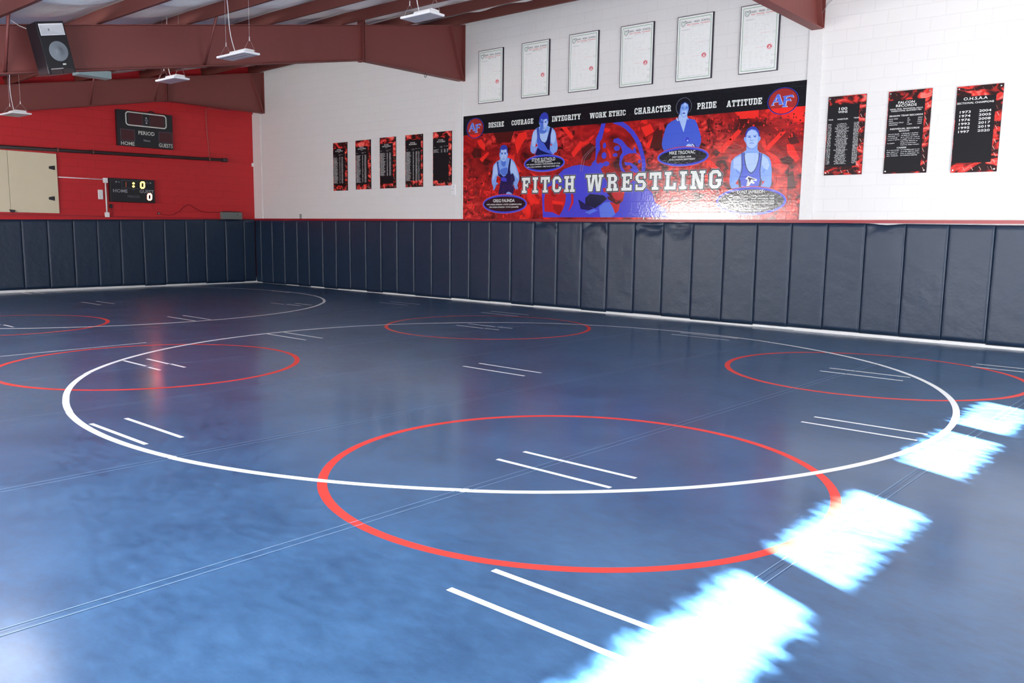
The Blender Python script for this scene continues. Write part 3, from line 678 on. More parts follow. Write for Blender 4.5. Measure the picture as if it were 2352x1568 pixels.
for k in range(len(bounds)-1):
    b = MB(); g = .0008
    xr0, xr1 = sx(k, YM0)-g, sx(k, YM1)-g; xl0, xl1 = sx(k+1, YM0)+g, sx(k+1, YM1)+g
    if k == 0: xr0 = xr1 = X1-.03
    top = [(xl0, YM0), (xr0, YM0), (xr1, YM1), (xl1, YM1)]
    b.prism(top, 2, -.05, 0, M_MAT)
    jx, jy = random.uniform(-.012, .012), random.uniform(-.02, .02)
    def paint(poly, m, z):
        q = clipx(poly, k)
        if len(q) > 2:
            ar = sum(q[i][0]*q[(i+1) % len(q)][1]-q[(i+1) % len(q)][0]*q[i][1] for i in range(len(q)))
            if ar < 0: q = q[::-1]
            b.face([(x, y, z) for x, y in q], m)
    for kind, cx, cy, rf, w in RINGS:
        N = 360 if kind == 'w' else 200
        for i in range(N):
            a0, a1 = i*360/N, (i+1)*360/N
            c0, s0, c1, s1 = math.cos(math.radians(a0)), math.sin(math.radians(a0)), math.cos(math.radians(a1)), math.sin(math.radians(a1))
            q0, q1 = rf(a0), rf(a1); cxx, cyy = cx+jx*(kind == 'w'), cy+jy*(kind == 'w')
            paint([(cxx+(q0-w/2)*c0, cyy+(q0-w/2)*s0), (cxx+(q0+w/2)*c0, cyy+(q0+w/2)*s0), (cxx+(q1+w/2)*c1, cyy+(q1+w/2)*s1), (cxx+(q1-w/2)*c1, cyy+(q1-w/2)*s1)],
                  M_WHITEPAINT if kind == 'w' else M_REDPAINT, .0010 if kind == 'w' else .0005)
    for x, y, L in LINES:
        paint([(x, y-.019), (x+L, y-.024), (x+L, y+.014), (x, y+.019)], M_WHITEPAINT, .0015)
    if k in (7, 8): pass
    if bounds[k] == (11.31, .021): paint([(11.24-.2, -13), (11.27-.2, -13), (11.27-.17, -8.35), (11.24-.17, -8.35)], M_WHITEPAINT, .0012)
    if k == 5: paint([(16.53, -6.68), (16.52, -6.66), (16.57, -6.40), (16.59, -6.41)], M_REDPAINT, .0007)
    o = b.build('wrestling_mat', origin=(sx(k+1, -8), -8, 0), recalc=False)
    tag(o, MLAB[k], 'wrestling mat', 'strips of the blue matting')
    if k > 0 and k < 9:       # tape over the seam on this strip's right edge
        b = MB(); hw = .030
        q = [(sx(k, YM0)-hw, YM0), (sx(k, YM0)+hw, YM0), (sx(k, YM1)+hw, YM1), (sx(k, YM1)-hw, YM1)]
        for d in (-hw, hw):
            b.face([(sx(k, YM0)+d-.0030, YM0, .0019), (sx(k, YM0)+d+.0030, YM0, .0019), (sx(k, YM1)+d+.0030, YM1, .0019), (sx(k, YM1)+d-.0030, YM1, .0019)], M_TAPEEDGE)
        t = b.build('seam_tape', o, recalc=False); t['label'] = 'thin pale edges of clear tape over the seam'
b = MB(); b.box((X1+T, -12.5, 2.55), (X1+3.4, 0, 2.65), M_PLAINW); struct(b.build('trim_6'))      # unseen slab added outside to keep the sun out of the doorway

# ------------------------------------------------------------------ hanging light fixtures
def fixture(px, h, L, Wd, label, stripes, wires_up=True):
    P = [U(x, y, 2, h) for x, y in px]; c = sum((Vector(p) for p in P), Vector())/4
    r = empty('hanging_light', (c.x, c.y, h), label, 'ceiling light', None); X, Y = c.x, c.y
    a, w = L/2, Wd/2
    b = MB(); b.box((X-a, Y-w, h+.004), (X+a, Y+w, h+.032), M_WHITEPL); b.build('housing', r, bevel=.004)
    b = MB(); b.prism([(Y-w*.62, h+.034), (Y+w*.62, h+.034), (Y+w*.5, h+.075), (Y-w*.5, h+.075)], 0, X-a*.3, X+a*.86, M_WHITEPL); b.build('driver_box', r)
    b = MB()
    if stripes:
        for j in (-1, 0, 1):
            yc = Y+j*w*.62; b.box((X-a*.94, yc-w*.26, h), (X+a*.94, yc+w*.26, h+.006), M_LENS)
    else: b.box((X-a*.95, Y-w*.92, h), (X+a*.95, Y+w*.92, h+.006), M_LENS)
    b.build('lens', r)
    rz = roofz(Y)-.03
    for sx_ in (-1, 1):
        b = MB(); x = X+sx_*a*.85; k = h+.22
        b.tube([(x, Y, k), (x, Y, rz)], .0022, M_WIRE, 4); b.tube([(x, Y-w*.8, h+.03), (x, Y, k), (x, Y+w*.8, h+.03)], .0018, M_WIRE, 4)
        b.tube([(x, Y, k-.03), (x, Y, k+.03)], .006, M_WHITEPL, 6); b.build('suspension_wire', r)
    b = MB(); pts = []
    for i in range(13):
        t = i/12; pts.append((X-a*.12-.22*t**1.4*(1 if stripes else .3)-.02*math.sin(t*6), Y-.05*math.sin(t*math.pi), h+.03+(rz-h-.03)*t))
    b.tube(pts, .006, M_WHITEPL, 6); b.build('power_cord', r)
    return r
s_ = 3.675
fixture([(900+340/16.8, 760/16.8), (900+950/16.8, 885/16.8), (900+2035/16.8, 635/16.8), (900+1400/16.8, 500/16.8)], 4.35, .56, .27, 'white flat-lens hanging light nearest the certificates, at the top centre', False)
fixture([(496.7, 135.9), (542.7, 140.7), (597.7, 126.8), (550.8, 120.1)], 4.1, .74, .27, 'white hanging light with three grey lens stripes in front of the deep roof beam', True)
fixture([(1335/s_, 692/s_), (1450/s_, 712/s_), (1563/s_, 676/s_), (1475/s_, 655/s_)], 3.98, .63, .27, 'small white hanging light above the upper scoreboard', False)
fixture([(20/s_, 972/s_), (150/s_, 1000/s_), (243/s_, 965/s_), (115/s_, 948/s_)], 3.75, .66, .36, 'white hanging light at the far left, low against the red wall', False)

# ------------------------------------------------------------------ loudspeaker on the beam
pc = U(129, 109, 0, 9.62)
sp = empty('loudspeaker', (9.62, pc.y, pc.z), 'black loudspeaker with a silver horn, fixed tilted on the deep roof beam', 'loudspeaker')
MT = Matrix.Translation((9.62, pc.y, pc.z)) @ Matrix.Rotation(math.radians(7), 4, 'Z') @ Matrix.Rotation(math.radians(13), 4, 'X')
hw, hh, dp = .198, .345, .34
b = MB()
fr = [(0, -hw, -hh), (0, hw, -hh), (0, hw, hh), (0, -hw, hh)]; bk = [(-dp, -hw*.8, -hh*.96), (-dp, hw*.8, -hh*.96), (-dp, hw*.8, hh*.96), (-dp, -hw*.8, hh*.96)]
F_ = [b.bm.verts.new(MT @ Vector(p)) for p in fr]; B_ = [b.bm.verts.new(MT @ Vector(p)) for p in bk]; k = b.mi(M_BLACK)
for q in ([F_[0], F_[1], F_[2], F_[3]], B_[::-1], [F_[1], F_[0], B_[0], B_[1]], [F_[2], F_[1], B_[1], B_[2]], [F_[3], F_[2], B_[2], B_[3]], [F_[0], F_[3], B_[3], B_[0]]):
    b.bm.faces.new(q).material_index = k
b.build('cabinet', sp, bevel=.01)
# horn: flared mouth
M_HORN = mat('silver_horn', srgb(206, 208, 212), .3)
b = MB(); m0 = [(-.018, -hw*.88, .315), (-.018, hw*.88, .315), (-.018, hw*.88, .16), (-.018, -hw*.88, .16)]
m1 = [(-.016, -hw*.88+.008, .295), (-.016, hw*.88-.006, .295), (-.016, hw*.88-.006, .168), (-.016, -hw*.88+.008, .168)]
th = [(-.027, -.05, .25), (-.027, -.03, .25), (-.027, -.03, .22), (-.027, -.05, .22)]
A, Bq, Cq = [[b.bm.verts.new(MT @ Vector(p)+(MT.to_3x3() @ Vector((.03, 0, 0)))) for p in q] for q in (m0, m1, th)]
for q in range(4):
    n_ = (q+1) % 4
    b.bm.faces.new((A[q], A[n_], Bq[n_], Bq[q])).material_index = b.mi(M_WHITEPL)
    b.bm.faces.new((Bq[q], Bq[n_], Cq[n_], Cq[q])).material_index = b.mi(M_HORN)
b.bm.faces.new(Cq).material_index = b.mi(M_GREYCONE)
b.build('horn', sp)
b = MB(); 
def ringv(r, x, n=28): return [b.bm.verts.new(MT @ Vector((x, .02+r*math.cos(i*2*math.pi/n), -.05+r*math.sin(i*2*math.pi/n)))) for i in range(n)]
Rg = [ringv(.135, .004), ringv(.132, .012), ringv(.12, .012), ringv(.05, -.02+.03), ringv(.045, .016), ringv(.012, .028)]
for a_, b_ in zip(Rg, Rg[1:]):
    for i in range(28): 
        f = b.bm.faces.new((a_[i], a_[(i+1) % 28], b_[(i+1) % 28], b_[i])); f.material_index = b.mi(M_GREYCONE); f.smooth = True
b.bm.faces.new(Rg[-1]).material_index = b.mi(M_GREYCONE); b.build('woofer_cone', sp)
b = MB(); b.box((0.002, -hw*.8, -.345), (.008, -.005, -.285), M_DKPIPE, MT); b.box((0.002, .01, -.345), (.008, hw*.82, -.285), M_DKPIPE, MT)
b.box((0.006, -hw*.8, -.285), (.010, 0.02, -.272), M_CHROME, MT); b.build('port_slot', sp)
b = MB(); b.box((0.004, .03, -.235), (.010, .075, -.215), M_OFFW, MT); b.build('badge', sp)
b = MB(); b.box((9.09, pc.y-.05, pc.z-.12), (9.30, pc.y+.05, pc.z+.12), M_DKPIPE); b.build('wall_bracket', sp)
b = MB(); q = U(73, 66, 0, 9.3); b.tube([(9.1, q.y-.22, q.z+.12), (9.2, q.y-.12, q.z+.03), (9.3, q.y, q.z-.03), (9.36, q.y+.05, q.z-.05)], .006, M_WIRE, 6); b.build('speaker_cable', sp)

# ------------------------------------------------------------------ red wall fittings
XW = X0
def redbox(name, px, d, m, label, cat, bevel=.006):
    """box on the red wall from photo extents (left, top, right, bottom)"""
    a = U(px[0], (px[1]+px[3])/2, 0, XW+d).y; c = U(px[2], (px[1]+px[3])/2, 0, XW+d).y
    t = U((px[0]+px[2])/2, px[1], 0, XW+d).z; u = U((px[0]+px[2])/2, px[3], 0, XW+d).z
    return a, c, u, t
# upper scoreboard
a, c, u, t = redbox('', (269.5, 258, 396.5, 338.5), .10, None, '', '')
sb = empty('scoreboard', (XW, (a+c)/2, u), 'upper black scoreboard with HOME and GUESTS in white and dark unlit digits', 'scoreboard')
b = MB(); b.box((XW+.001, a, u), (XW+.10, c, t), M_BLACK); b.build('cabinet', sb, bevel=.006)
K7 = (14.933, 255, 245)
f = Flat('X', XW+.101, K7)
for x0, x1, y0, y1 in ((620, 1070, 250, 615), (1340, 1800, 305, 680)): 
    p, q = f.px(x0, (y0+y1)/2), f.px(x1, (y0+y1)/2); tt = f.px((x0+x1)/2, y0)[1]; uu = f.px((x0+x1)/2, y1)[1]
    f.rect(p[0]-.012, uu-.006, q[0]+.012, tt+.006, M_DIMTXT, .0005); f.rect(p[0]-.008, uu-.012, q[0]+.008, tt+.012, M_LEDDARK, .001)
for x0, x1, y0, y1 in ((335, 805, 785, 1150), (1650, 2100, 890, 1240)):
    p, q = f.px(x0, (y0+y1)/2), f.px(x1, (y0+y1)/2); tt = f.px((x0+x1)/2, y0)[1]; uu = f.px((x0+x1)/2, y1)[1]
    f.rect(p[0]-.008, uu-.006, q[0]+.008, tt+.008, M_DIMTXT, .0005); f.rect(p[0], uu, q[0], tt, M_LEDDARK, .001)
f.build('digit_panel', sb)
f = Flat('X', XW+.101, K7)
l, r_ = f.px(510, 430)[0], f.px(1885, 520)[0]; tt = f.px(1200, 245)[1]; uu = f.px(1200, 685)[1]; rd = .07; pts = []
for cx_, cy_, a0 in ((r_-rd, tt-rd, 0), (l+rd, tt-rd, 90), (l+rd, uu+rd, 180), (r_-rd, uu+rd, 270)):
    for i in range(7): an = math.radians(a0+i*15); pts.append((cx_+rd*math.cos(an), cy_+rd*math.sin(an)))
f.stroke(pts+[pts[0]], .028, M_OFFW, .0015, False); f.build('white_outline', sb)
f = Flat('X', XW+.101, K7)
for t_, x0, x1, yc in (('PERIOD', 940, 1490, 912), ('HOME', 345, 810, 1255), ('GUESTS', 1640, 2115, 1335)):
    f = Flat('X', XW+.101, K7); f.ptext(t_, x0, x1, yc, 130, M_OFFW, .0015); f.build('word', sb)
f = Flat('X', XW+.101, K7); f.pell(1155, 415, 1275, 545, M_DIMTXT, .0015); f.pell(1180, 372, 1228, 412, M_OFFW, .002); f.pell(1190, 548, 1238, 588, M_OFFW, .002)
f.build('shot_clock_mark', sb)
f = Flat('X', XW+.101, K7); f.ptext('Nevco', 1120, 1345, 1162, 70, M_GREYTXT, .0015); f.build('maker_word', sb)
b = MB(); b.tube([(XW+.05, c-.62, t-.01), (XW+.04, c-.55, t+.05), (XW+.03, c-.47, t+.03), (XW+.02, c-.42, t-.01)], .014, M_DKPIPE, 6); b.build('mounting_strap', sb)
# lower scoreboard, running
a, c, u, t = redbox('', (253, 411, 355.5, 464.5), .09, None, '', '')
s2 = empty('scoreboard', (XW, (a+c)/2, u), 'lower smaller black scoreboard with a lit yellow clock and a lit red zero', 'scoreboard')
b = MB(); b.box((XW+.001, a, u), (XW+.09, c, t), M_BLACK); b.build('cabinet', s2, bevel=.012)
K8 = (13.633, 220, 395); f = Flat('X', XW+.0912, K8)
p, q = f.px(815, 385), f.px(1545, 410); tt = f.px(1180, 275)[1]; uu = f.px(1180, 510)[1]
f.stroke([(p[0], tt), (q[0], tt), (q[0], uu), (p[0], uu), (p[0], tt)], .007, M_DIMTXT, .001, False); f.build('clock_frame', s2)
f = Flat('X', XW+.0912, K8)
for t_, x0, x1, yc, hh_, m_ in (('HOME', 545, 995, 585, 105, M_GREYTXT), ('GUEST', 1370, 1815, 610, 100, M_GREYTXT), ('PERIOD', 1000, 1380, 768, 75, M_DIMTXT)):
    f = Flat('X', XW+.0912, K8); f.ptext(t_, x0, x1, yc, hh_, m_, .001); f.build('word', s2)
for pts in ([(595, 305), (660, 280), (660, 330)], [(1745, 345), (1690, 318), (1690, 372)]):
    f = Flat('X', XW+.0912, K8); f.poly(pts, M_GREYTXT, .001); f.build('arrow_mark', s2)
for x0, x1, yc in ((700, 765, 310), (1585, 1640, 338)):
    f = Flat('X', XW+.0912, K8); f.ptext('B', x0, x1, yc, 55, M_DIMTXT, .001); f.build('bonus_letter', s2)
f = Flat('X', XW+.0912, K8); f.pell(1140, 540, 1225, 560, M_DIMTXT, .001); f.build('maker_mark', s2)
def digit0(cx_, cy_, w, h, m, nm):
    f = Flat('X', XW+.0912, K8); x0, x1, y0, y1 = cx_-w/2, cx_+w/2, cy_-h/2, cy_+h/2
    P = [(x0+.25*w, y0), (x1-.25*w, y0), (x1, y0+.16*h), (x1, cy_-5), (x1, y1-.16*h), (x1-.25*w, y1), (x0+.25*w, y1), (x0, y1-.16*h), (x0, cy_), (x0, y0+.16*h), (x0+.25*w, y0)]
    f.stroke(P, w*.36, m, .002); return f
digit0(1462, 408, 108, 180, M_LEDY, 'y').build('lit_digit', s2)
digit0(1685, 778, 108, 175, M_LEDR, 'r').build('lit_digit', s2)
f = Flat('X', XW+.0912, K8); f.pell(1145, 325, 1215, 385, M_LEDY, .002); f.pell(1145, 420, 1215, 480, M_LEDY, .002); f.build('colon', s2)
f = Flat('X', XW+.0912, K8); f.stroke([(945, 320), (945, 470)], 16, M_LEDDIM, .002); f.build('dim_digit', s2)
# black pipe
p0 = U(-60, 334, 0, XW+.12); p1 = U(521, 368, 0, XW+.12)
pp = empty('wall_pipe', (XW, p1.y, p1.z), 'long dark steel pipe running along the red wall below the upper scoreboard', 'pipe')
b = MB(); b.tube([(XW+.12, p0.y-1.5, p0.z-.02), (XW+.12, p1.y, p1.z)], .042, M_DKPIPE, 12); b.build('pipe', pp)
b = MB(); b.tube([(XW+.12, p1.y-.14, p1.z), (XW+.12, p1.y-.0, p1.z)], .056, M_DKPIPE, 12); b.build('end_coupling', pp)
for x_ in (133, 214, 480):
    q = U(x_, 345+x_*.04, 0, XW+.12); zz = p0.z+(p1.z-p0.z)*(q.y-p0.y)/(p1.y-p0.y)
    b = MB(); b.tube([(XW+.12, q.y-.02, zz), (XW+.12, q.y+.02, zz)], .052, M_STEEL, 12); b.box((XW, q.y-.012, zz+.03), (XW+.12, q.y+.012, zz+.07), M_STEEL); b.build('pipe_hanger', pp)
# thin conduit above the pipe's end
pts = [U(x, y, 0, XW+.02) for x, y in ((481, 360), (475, 300), (472, 253), (479, 248), (529, 255))]
b = MB(); b.tube([(XW+.02, q.y, q.z) for q in pts], .010, mat('pink_grey_conduit', srgb(170, 96, 92), .4), 6)
tag(b.build('thin_conduit', origin=pts[0]), 'thin pinkish conduit rising from the dark pipe up the red wall', 'conduit')
# plywood doors
P0 = U(130.5, 352, 0, XW+.05); P1 = U(135.5, 489, 0, XW+.05); zt, zb = (P0.z+U(0, 345, 0, XW+.05).z)/2, 1.865; yr = (P0.y+P1.y)/2; ym = U(21, 420, 0, XW+.05).y
pl = empty('plywood_shutter', (XW, ym, zb), 'pale plywood double door on the left of the red wall with black hinges', 'cupboard door')
for ya, yb in ((ym+.004, yr), (ym-1.25, ym-.004)):
    b = MB(); b.box((XW+.001, ya, zb), (XW+.045, yb, zt), M_PLY); b.build('door_panel', pl, bevel=.003)
for yy_ in (385, 455.5):
    q = U(119.5, yy_, 0, XW+.05); b = MB(); b.prism([(q.y-.07, q.z-.028), (q.y+.04, q.z-.05), (q.y+.06, q.z-.05), (q.y+.06, q.z+.05), (q.y+.04, q.z+.05), (q.y-.07, q.z+.028)], 0, XW+.045, XW+.062, M_BLACK); b.build('hinge', pl)
q = U(27.5, 484, 0, XW+.05); b = MB(); b.prism([(q.y-.06, q.z+.03), (q.y+.05, q.z+.022), (q.y+.06, q.z-.01), (q.y+.03, q.z-.035), (q.y-.03, q.z-.035)], 0, XW+.045, XW+.085, M_BLACK); b.build('latch', pl)
# white conduit with two boxes
q0 = U(134, 412.5, 0, XW+.03); q1 = U(241, 414, 0, XW+.03); q2 = U(245.5, 493, 0, XW+.03)
cd = empty('white_conduit', (XW, q1.y, q2.z), 'white electrical conduit with two junction boxes beside the lower scoreboard', 'conduit')
b = MB(); b.tube([(XW+.02, q0.y, q1.z+.02), (XW+.02, q1.y, q1.z+.02)], .013, M_WHITEPL, 8); b.build('horizontal_conduit', cd)
b = MB(); b.tube([(XW+.03, q1.y+.01, q1.z), (XW+.03, q1.y+.01, q2.z)], .02, M_PLAINW, 8); b.build('vertical_conduit', cd)
for qq in (q1.z, q2.z): 
    b = MB(); b.box((XW+.001, q1.y-.04, qq-.06), (XW+.06, q1.y+.06, qq+.06), M_WHITEPL); b.build('junction_box', cd, bevel=.005)
q = U(232, 446.5, 0, XW+.05); b = MB(); b.box((XW+.001, q.y-.06, q.z-.12), (XW+.06, q.y+.05, q.z+.12), M_WHITEPL)
tag(b.build('wall_sensor', bevel=.015, origin=(XW, q.y, q.z)), 'rounded white plastic sensor on the red wall, left of the white conduit', 'sensor')
q = U(255, 473, 0, XW+.03); o = empty('power_plug', (XW, q.y, q.z), 'small black power plug with a hanging cord under the lower scoreboard', 'plug')
b = MB(); b.box((XW+.001, q.y-.03, q.z-.05), (XW+.05, q.y+.03, q.z+.05), M_BLACK); b.build('plug_body', o, bevel=.01)
b = MB(); b.tube([(XW+.02, q.y+.01, q.z-.05), (XW+.02, q.y+.03, q.z-.15), (XW+.02, q.y+.025, q.z-.27)], .006, M_REDTRIM, 6); b.build('cord', o)
# grey box and its cable
a, c, u, t = redbox('', (512, 486.5, 556.5, 503), .15, None, '', '')
gb = empty('grey_box', (XW, (a+c)/2, u), 'grey metal box sitting on the pads near the corner of the red wall', 'electrical box')
b = MB(); b.box((XW+.001, a, u-.005), (XW+.15, c, t-.01), M_GREYBOX); b.build('box_body', gb, bevel=.008)
b = MB(); b.tube([(XW+.15, c-.15, (t+u)/2+.03), (XW+.156, c-.15, (t+u)/2+.03)], .014, M_BLACK, 10); b.build('knob', gb)
b = MB(); b.tube([(XW+.1, a+.02, t), (XW+.1, a+.25, t+.012), (XW+.1, (a+c)/2+.1, t), (XW+.1, c-.04, t)], .010, M_BLACK, 6); b.build('top_handle', gb)
cp = [(364.5, 490), (372, 492), (386, 494.5), (398, 492.5), (412, 485), (423, 474), (431, 469.5), (438, 471), (450, 479), (462, 485.5), (474, 488), (490, 487.5), (511, 486)]
w_ = [U(x, y, 0, XW+.02) for x, y in cp]
cb_ = empty('wall_cable', (XW, w_[0].y, w_[0].z), 'thin dark cable looping across the red wall from a jack to the grey box', 'cable')
b = MB(); b.tube([(XW+.02, q.y, q.z) for q in w_], .009, M_REDTRIM, 6); b.build('cable', cb_)
b = MB(); b.tube([(XW+.001, w_[0].y, w_[0].z), (XW+.03, w_[0].y, w_[0].z)], .032, M_DKPIPE, 12); b.tube([(XW+.03, w_[0].y, w_[0].z), (XW+.034, w_[0].y, w_[0].z)], .014, M_WIRE, 10); b.build('jack', cb_)
# duct above the far beam
XD = 4.0; q = [U(x, y, 0, XD) for x, y in ((180, 166), (256, 163), (256, 181))]
b = MB(); b.box((XD-.3, q[0].y, q[2].z), (XD, q[1].y, q[1].z-.01), mat('pale_duct', srgb(150, 172, 176), .5)); tag(b.build('duct_box', bevel=.01, origin=(XD, q[1].y, q[2].z)), 'pale blue-grey duct box under the roof, seen above the farthest beam', 'duct')

# small fittings on the white wall
q = U(578, 379, 1, -.03); b = MB(); b.box((X0+.001, -.09, q.z-.05), (X0+.04, -.02, q.z+.05), M_WHITEPL); tag(b.build('corner_sensor', bevel=.008, origin=(X0, -.05, q.z)), 'tiny white sensor in the corner where red meets white wall', 'sensor')
q = U(1041.5, 435, 1, -.04); o = empty('wall_thermostat', (q.x, 0, q.z), 'white plastic sensor beside the lower corner of the rightmost narrow board', 'sensor')
b = MB(); b.box((q.x-.065, -.045, q.z-.13), (q.x+.065, -.001, q.z+.12), M_WHITEPL); b.build('cover', o, bevel=.012)
b = MB(); b.box((q.x-.03, -.048, q.z-.02), (q.x-.015, -.045, q.z-.005), M_BLACK); b.box((q.x-.01, -.048, q.z+.06), (q.x+.012, -.045, q.z+.068), M_BLACK); b.build('marks', o)
q = U(690, 497.5, 1, -.02); b = MB()
for i in range(3): b.box((q.x-.03, -.03, q.z-.07+i*.05), (q.x+.03, -.001, q.z-.035+i*.05), M_GREYBOX)
tag(b.build('metal_hasp', origin=(q.x, 0, q.z)), 'small dark metal hasp standing on the red ledge near the corner', 'hasp')
q = [U(x, y, 1, -.01) for x, y in ((1888, 62), (1889, 30), (1900, 12), (1930, -14))]; b = MB(); b.tube([(v.x, -.012, v.z) for v in q], .006, M_WHITEPL, 6)
tag(b.build('thin_cable', origin=(q[0].x, 0, q[0].z)), 'thin white cable on the wall beside the nearest beam end', 'cable')
# white paper slips on the mat edge
M_PAPER = mat('paper_sheet', srgb(206, 212, 216), .5)
for pts, lab in (([(1724, 748.5), (1732, 746), (1771, 749.5), (1762, 753.5)], 'white paper sheet lying on the mat by the right wall pads, left of the other'), ([(1773, 753), (1784, 752), (1826, 756.5), (1818, 758)], 'white paper sheet lying on the mat by the right wall pads, right of the other')):
    b = MB(); q = [U(x, y, 2, .004) for x, y in pts]; b.prism([(v.x, v.y) for v in q], 2, .002, .006, M_PAPER); tag(b.build('paper_sheet', origin=q[0]), lab, 'paper', 'loose papers on the mat')
# ------------------------------------------------------------------ tournament certificates
M_PAPERW = mat('certificate_paper', srgb(246, 248, 246), .28); M_GREEN = mat('green_rule', srgb(86, 160, 112), .5); M_INK = mat('black_ink', srgb(66, 68, 72), .5)
M_REDINK = mat('red_ink', srgb(220, 60, 80), .5); M_FAINT = mat('faint_ink', srgb(200, 204, 206), .5); M_PINK = mat('pink_ink', srgb(240, 180, 186), .5); M_FRAME = mat('black_frame', srgb(34, 28, 44), .35)
CERT = [((9.60, 10.31), (4.335, 5.445), 3.19, 'MARCH 11-12, 1977', 'leftmost framed wrestling tournament certificate, high above the mural corner emblem'),
        ((10.82, 11.55), (4.345, 5.45), 3.2, 'MARCH 6-8, 1997', 'second framed tournament certificate from the left, nearly above the word INTEGRITY'),
        ((12.04, 12.75), (4.345, 5.455), 3.2, 'FEBRUARY 26-28, 2004', 'third framed tournament certificate from the left, above the word ETHIC'),
        ((13.25, 13.975), (4.325, 5.44), 3.2, 'MARCH 3-5, 2005', 'fourth framed tournament certificate from the left, above the word CHARACTER'),
        ((14.455, 15.165), (4.31, 5.43), 3.2, 'MARCH 1-3, 2007', 'second framed tournament certificate from the right, above the word PRIDE'),
        ((15.67, 16.365), (4.31, 5.425), 3.2, 'FEBRUARY 28-MARCH 1, 2008', 'rightmost framed tournament certificate, partly hidden by the nearest roof beam')]
YSEAL = [.38, .38, .37, .36, .365, .36]
def bars(f, a, b_, w, h, m, d, n=1, rng=random):
    """a line of unreadably small print"""
    x = a; c = h*.62
    while x < a+w-c*.5:
        f.rect(x, b_+(h*.3 if rng.random() < .4 else 0), x+c*rng.uniform(.7, 1.15), b_+h*(1 if rng.random() < .6 else .75), m, d); x += c*1.42
        if rng.random() < .14: x += c*1.2
for i, ((xa, xb), (za, zb), _, date, lab) in enumerate(CERT):
    w, h = xb-xa, zb-za; r = empty('framed_certificate', (xa, 0, za), lab, 'framed certificate', 'framed certificates in a row above the mural'); rng = random.Random(i)
    b = MB()
    fw = .009; D = .03
    b.box((xa, -D, za), (xb, -.001, za+fw), M_FRAME); b.box((xa, -D, zb-fw), (xb, -.001, zb), M_FRAME); b.box((xa, -D, za+fw), (xa+fw, -.001, zb-fw), M_FRAME); b.box((xb-fw*2.0, -D, za+fw), (xb, -.001, zb-fw), M_FRAME)
    b.build('frame', r)
    f = Flat('Y', -D+.004); f.rect(xa+fw, za+fw, xb-fw*2.0, zb-fw, M_PAPERW, 0)
    m_ = .045; f.stroke([(xa+m_, za+m_), (xb-m_-.01, za+m_), (xb-m_-.01, zb-m_), (xa+m_, zb-m_), (xa+m_, za+m_)], .0075, M_GREEN, .0005, False)
    ink = M_INK
    f.text('OHIO', xa+.235*w, xa+.40*w, zb-.118*h, .032*h, ink, .0008); f.text('HIGH', xa+.46*w, xa+.61*w, zb-.118*h, .032*h, ink, .0008); f.text('SCHOOL', xa+.66*w, xa+.90*w, zb-.118*h, .032*h, ink, .0008)
    f.text('State  Wrestling  Tournament', xa+.26*w, xa+.89*w, zb-.148*h, .020*h, M_REDINK, .0008, .25)
    f.text(date, xa+.40*w, xa+.72*w, zb-.175*h, .013*h, M_FAINT if i > 1 else M_DIMTXT, .0008)
    f.text('DIVISION 1' if i > 1 else 'CLASS AAA', xa+.13*w, xa+.36*w, zb-.218*h, .012*h, M_GREYTXT, .0008)
    # state outline emblem
    ox, oz = xa+.17*w, zb-.115*h
    P = [(-.042, .038), (-.02, .04), (0, .028), (.02, .036), (.045, .05), (.046, .005), (.03, -.02), (.01, -.045), (-.01, -.05), (-.03, -.035), (-.044, -.02)]
    f.stroke([(ox+x, oz+z) for x, z in P+[P[0]]], .007, M_DIMTXT, .0008, False); f.stroke([(ox+x*.55, oz+z*.55) for x, z in P+[P[0]]], .006, M_GREEN, .0008, False)
    for k in range(16):
        z = zb-(.265+.0215*k)*h; f.stroke
        bars(f, xa+.11*w, z, rng.uniform(.09, .14)*w, .0045, M_FAINT if rng.random() > .2 else M_PINK, .0008, rng=rng)
    for col, (n_, x0_, st) in enumerate(((8, .36, .043), (4, .52, .086), (2, .66, .172))):
        for k in range(n_): bars(f, xa+x0_*w, zb-(.262+st*(k+.35))*h, .07*w, .0055, M_FAINT, .0008, rng=rng)
    for col, (n_, x0_, st) in enumerate(((8, .31, .043), (4, .475, .086), (2, .63, .172))):
        for k in range(0, n_): f.rect(xa+x0_*w, zb-(.262+st*(k+.75))*h, xa+x0_*w+.0022, zb-(.262+st*(k+.2))*h, M_FAINT, .0008)
    bars(f, xa+.52*w, zb-.43*h, .27*w, .006, M_PINK, .0008, rng=rng); bars(f, xa+.83*w, zb-.425*h, .1*w, .007, M_GREYTXT, .0008, rng=rng); bars(f, xa+.84*w, zb-.445*h, .08*w, .006, M_GREYTXT, .0008, rng=rng)
    bars(f, xa+.43*w, zb-.635*h, .22*w, .006, M_PINK, .0008, rng=rng)
    for x0_, n_, z0_ in ((.11, 8, .68), (.26, 8, .685), (.40, 4, .70), (.55, 5, .71), (.69, 5, .74)):
        for k in range(n_): bars(f, xa+x0_*w, zb-(z0_+.025*k+.012*(k//2))*h, .06*w, .005, M_FAINT, .0008, rng=rng)
    for z_ in (.76, .85, .88): bars(f, xa+.82*w, zb-z_*h, .1*w, .007, M_GREYTXT, .0008, rng=rng); bars(f, xa+.83*w, zb-(z_+.014)*h, .08*w, .005, M_GREYTXT, .0008, rng=rng)
    f.text('SCHOTTENSTEIN CENTER, COLUMBUS, OHIO' if i > 1 else 'ST. JOHN ARENA, COLUMBUS, OHIO', xa+.16*w, xa+.84*w, za+.062*h, .010*h, M_FAINT, .0008)
    f.build('printed_sheet', r)
    f = Flat('Y', -D+.004); cx_, cz_ = xa+.77*w, za+YSEAL[i]*h
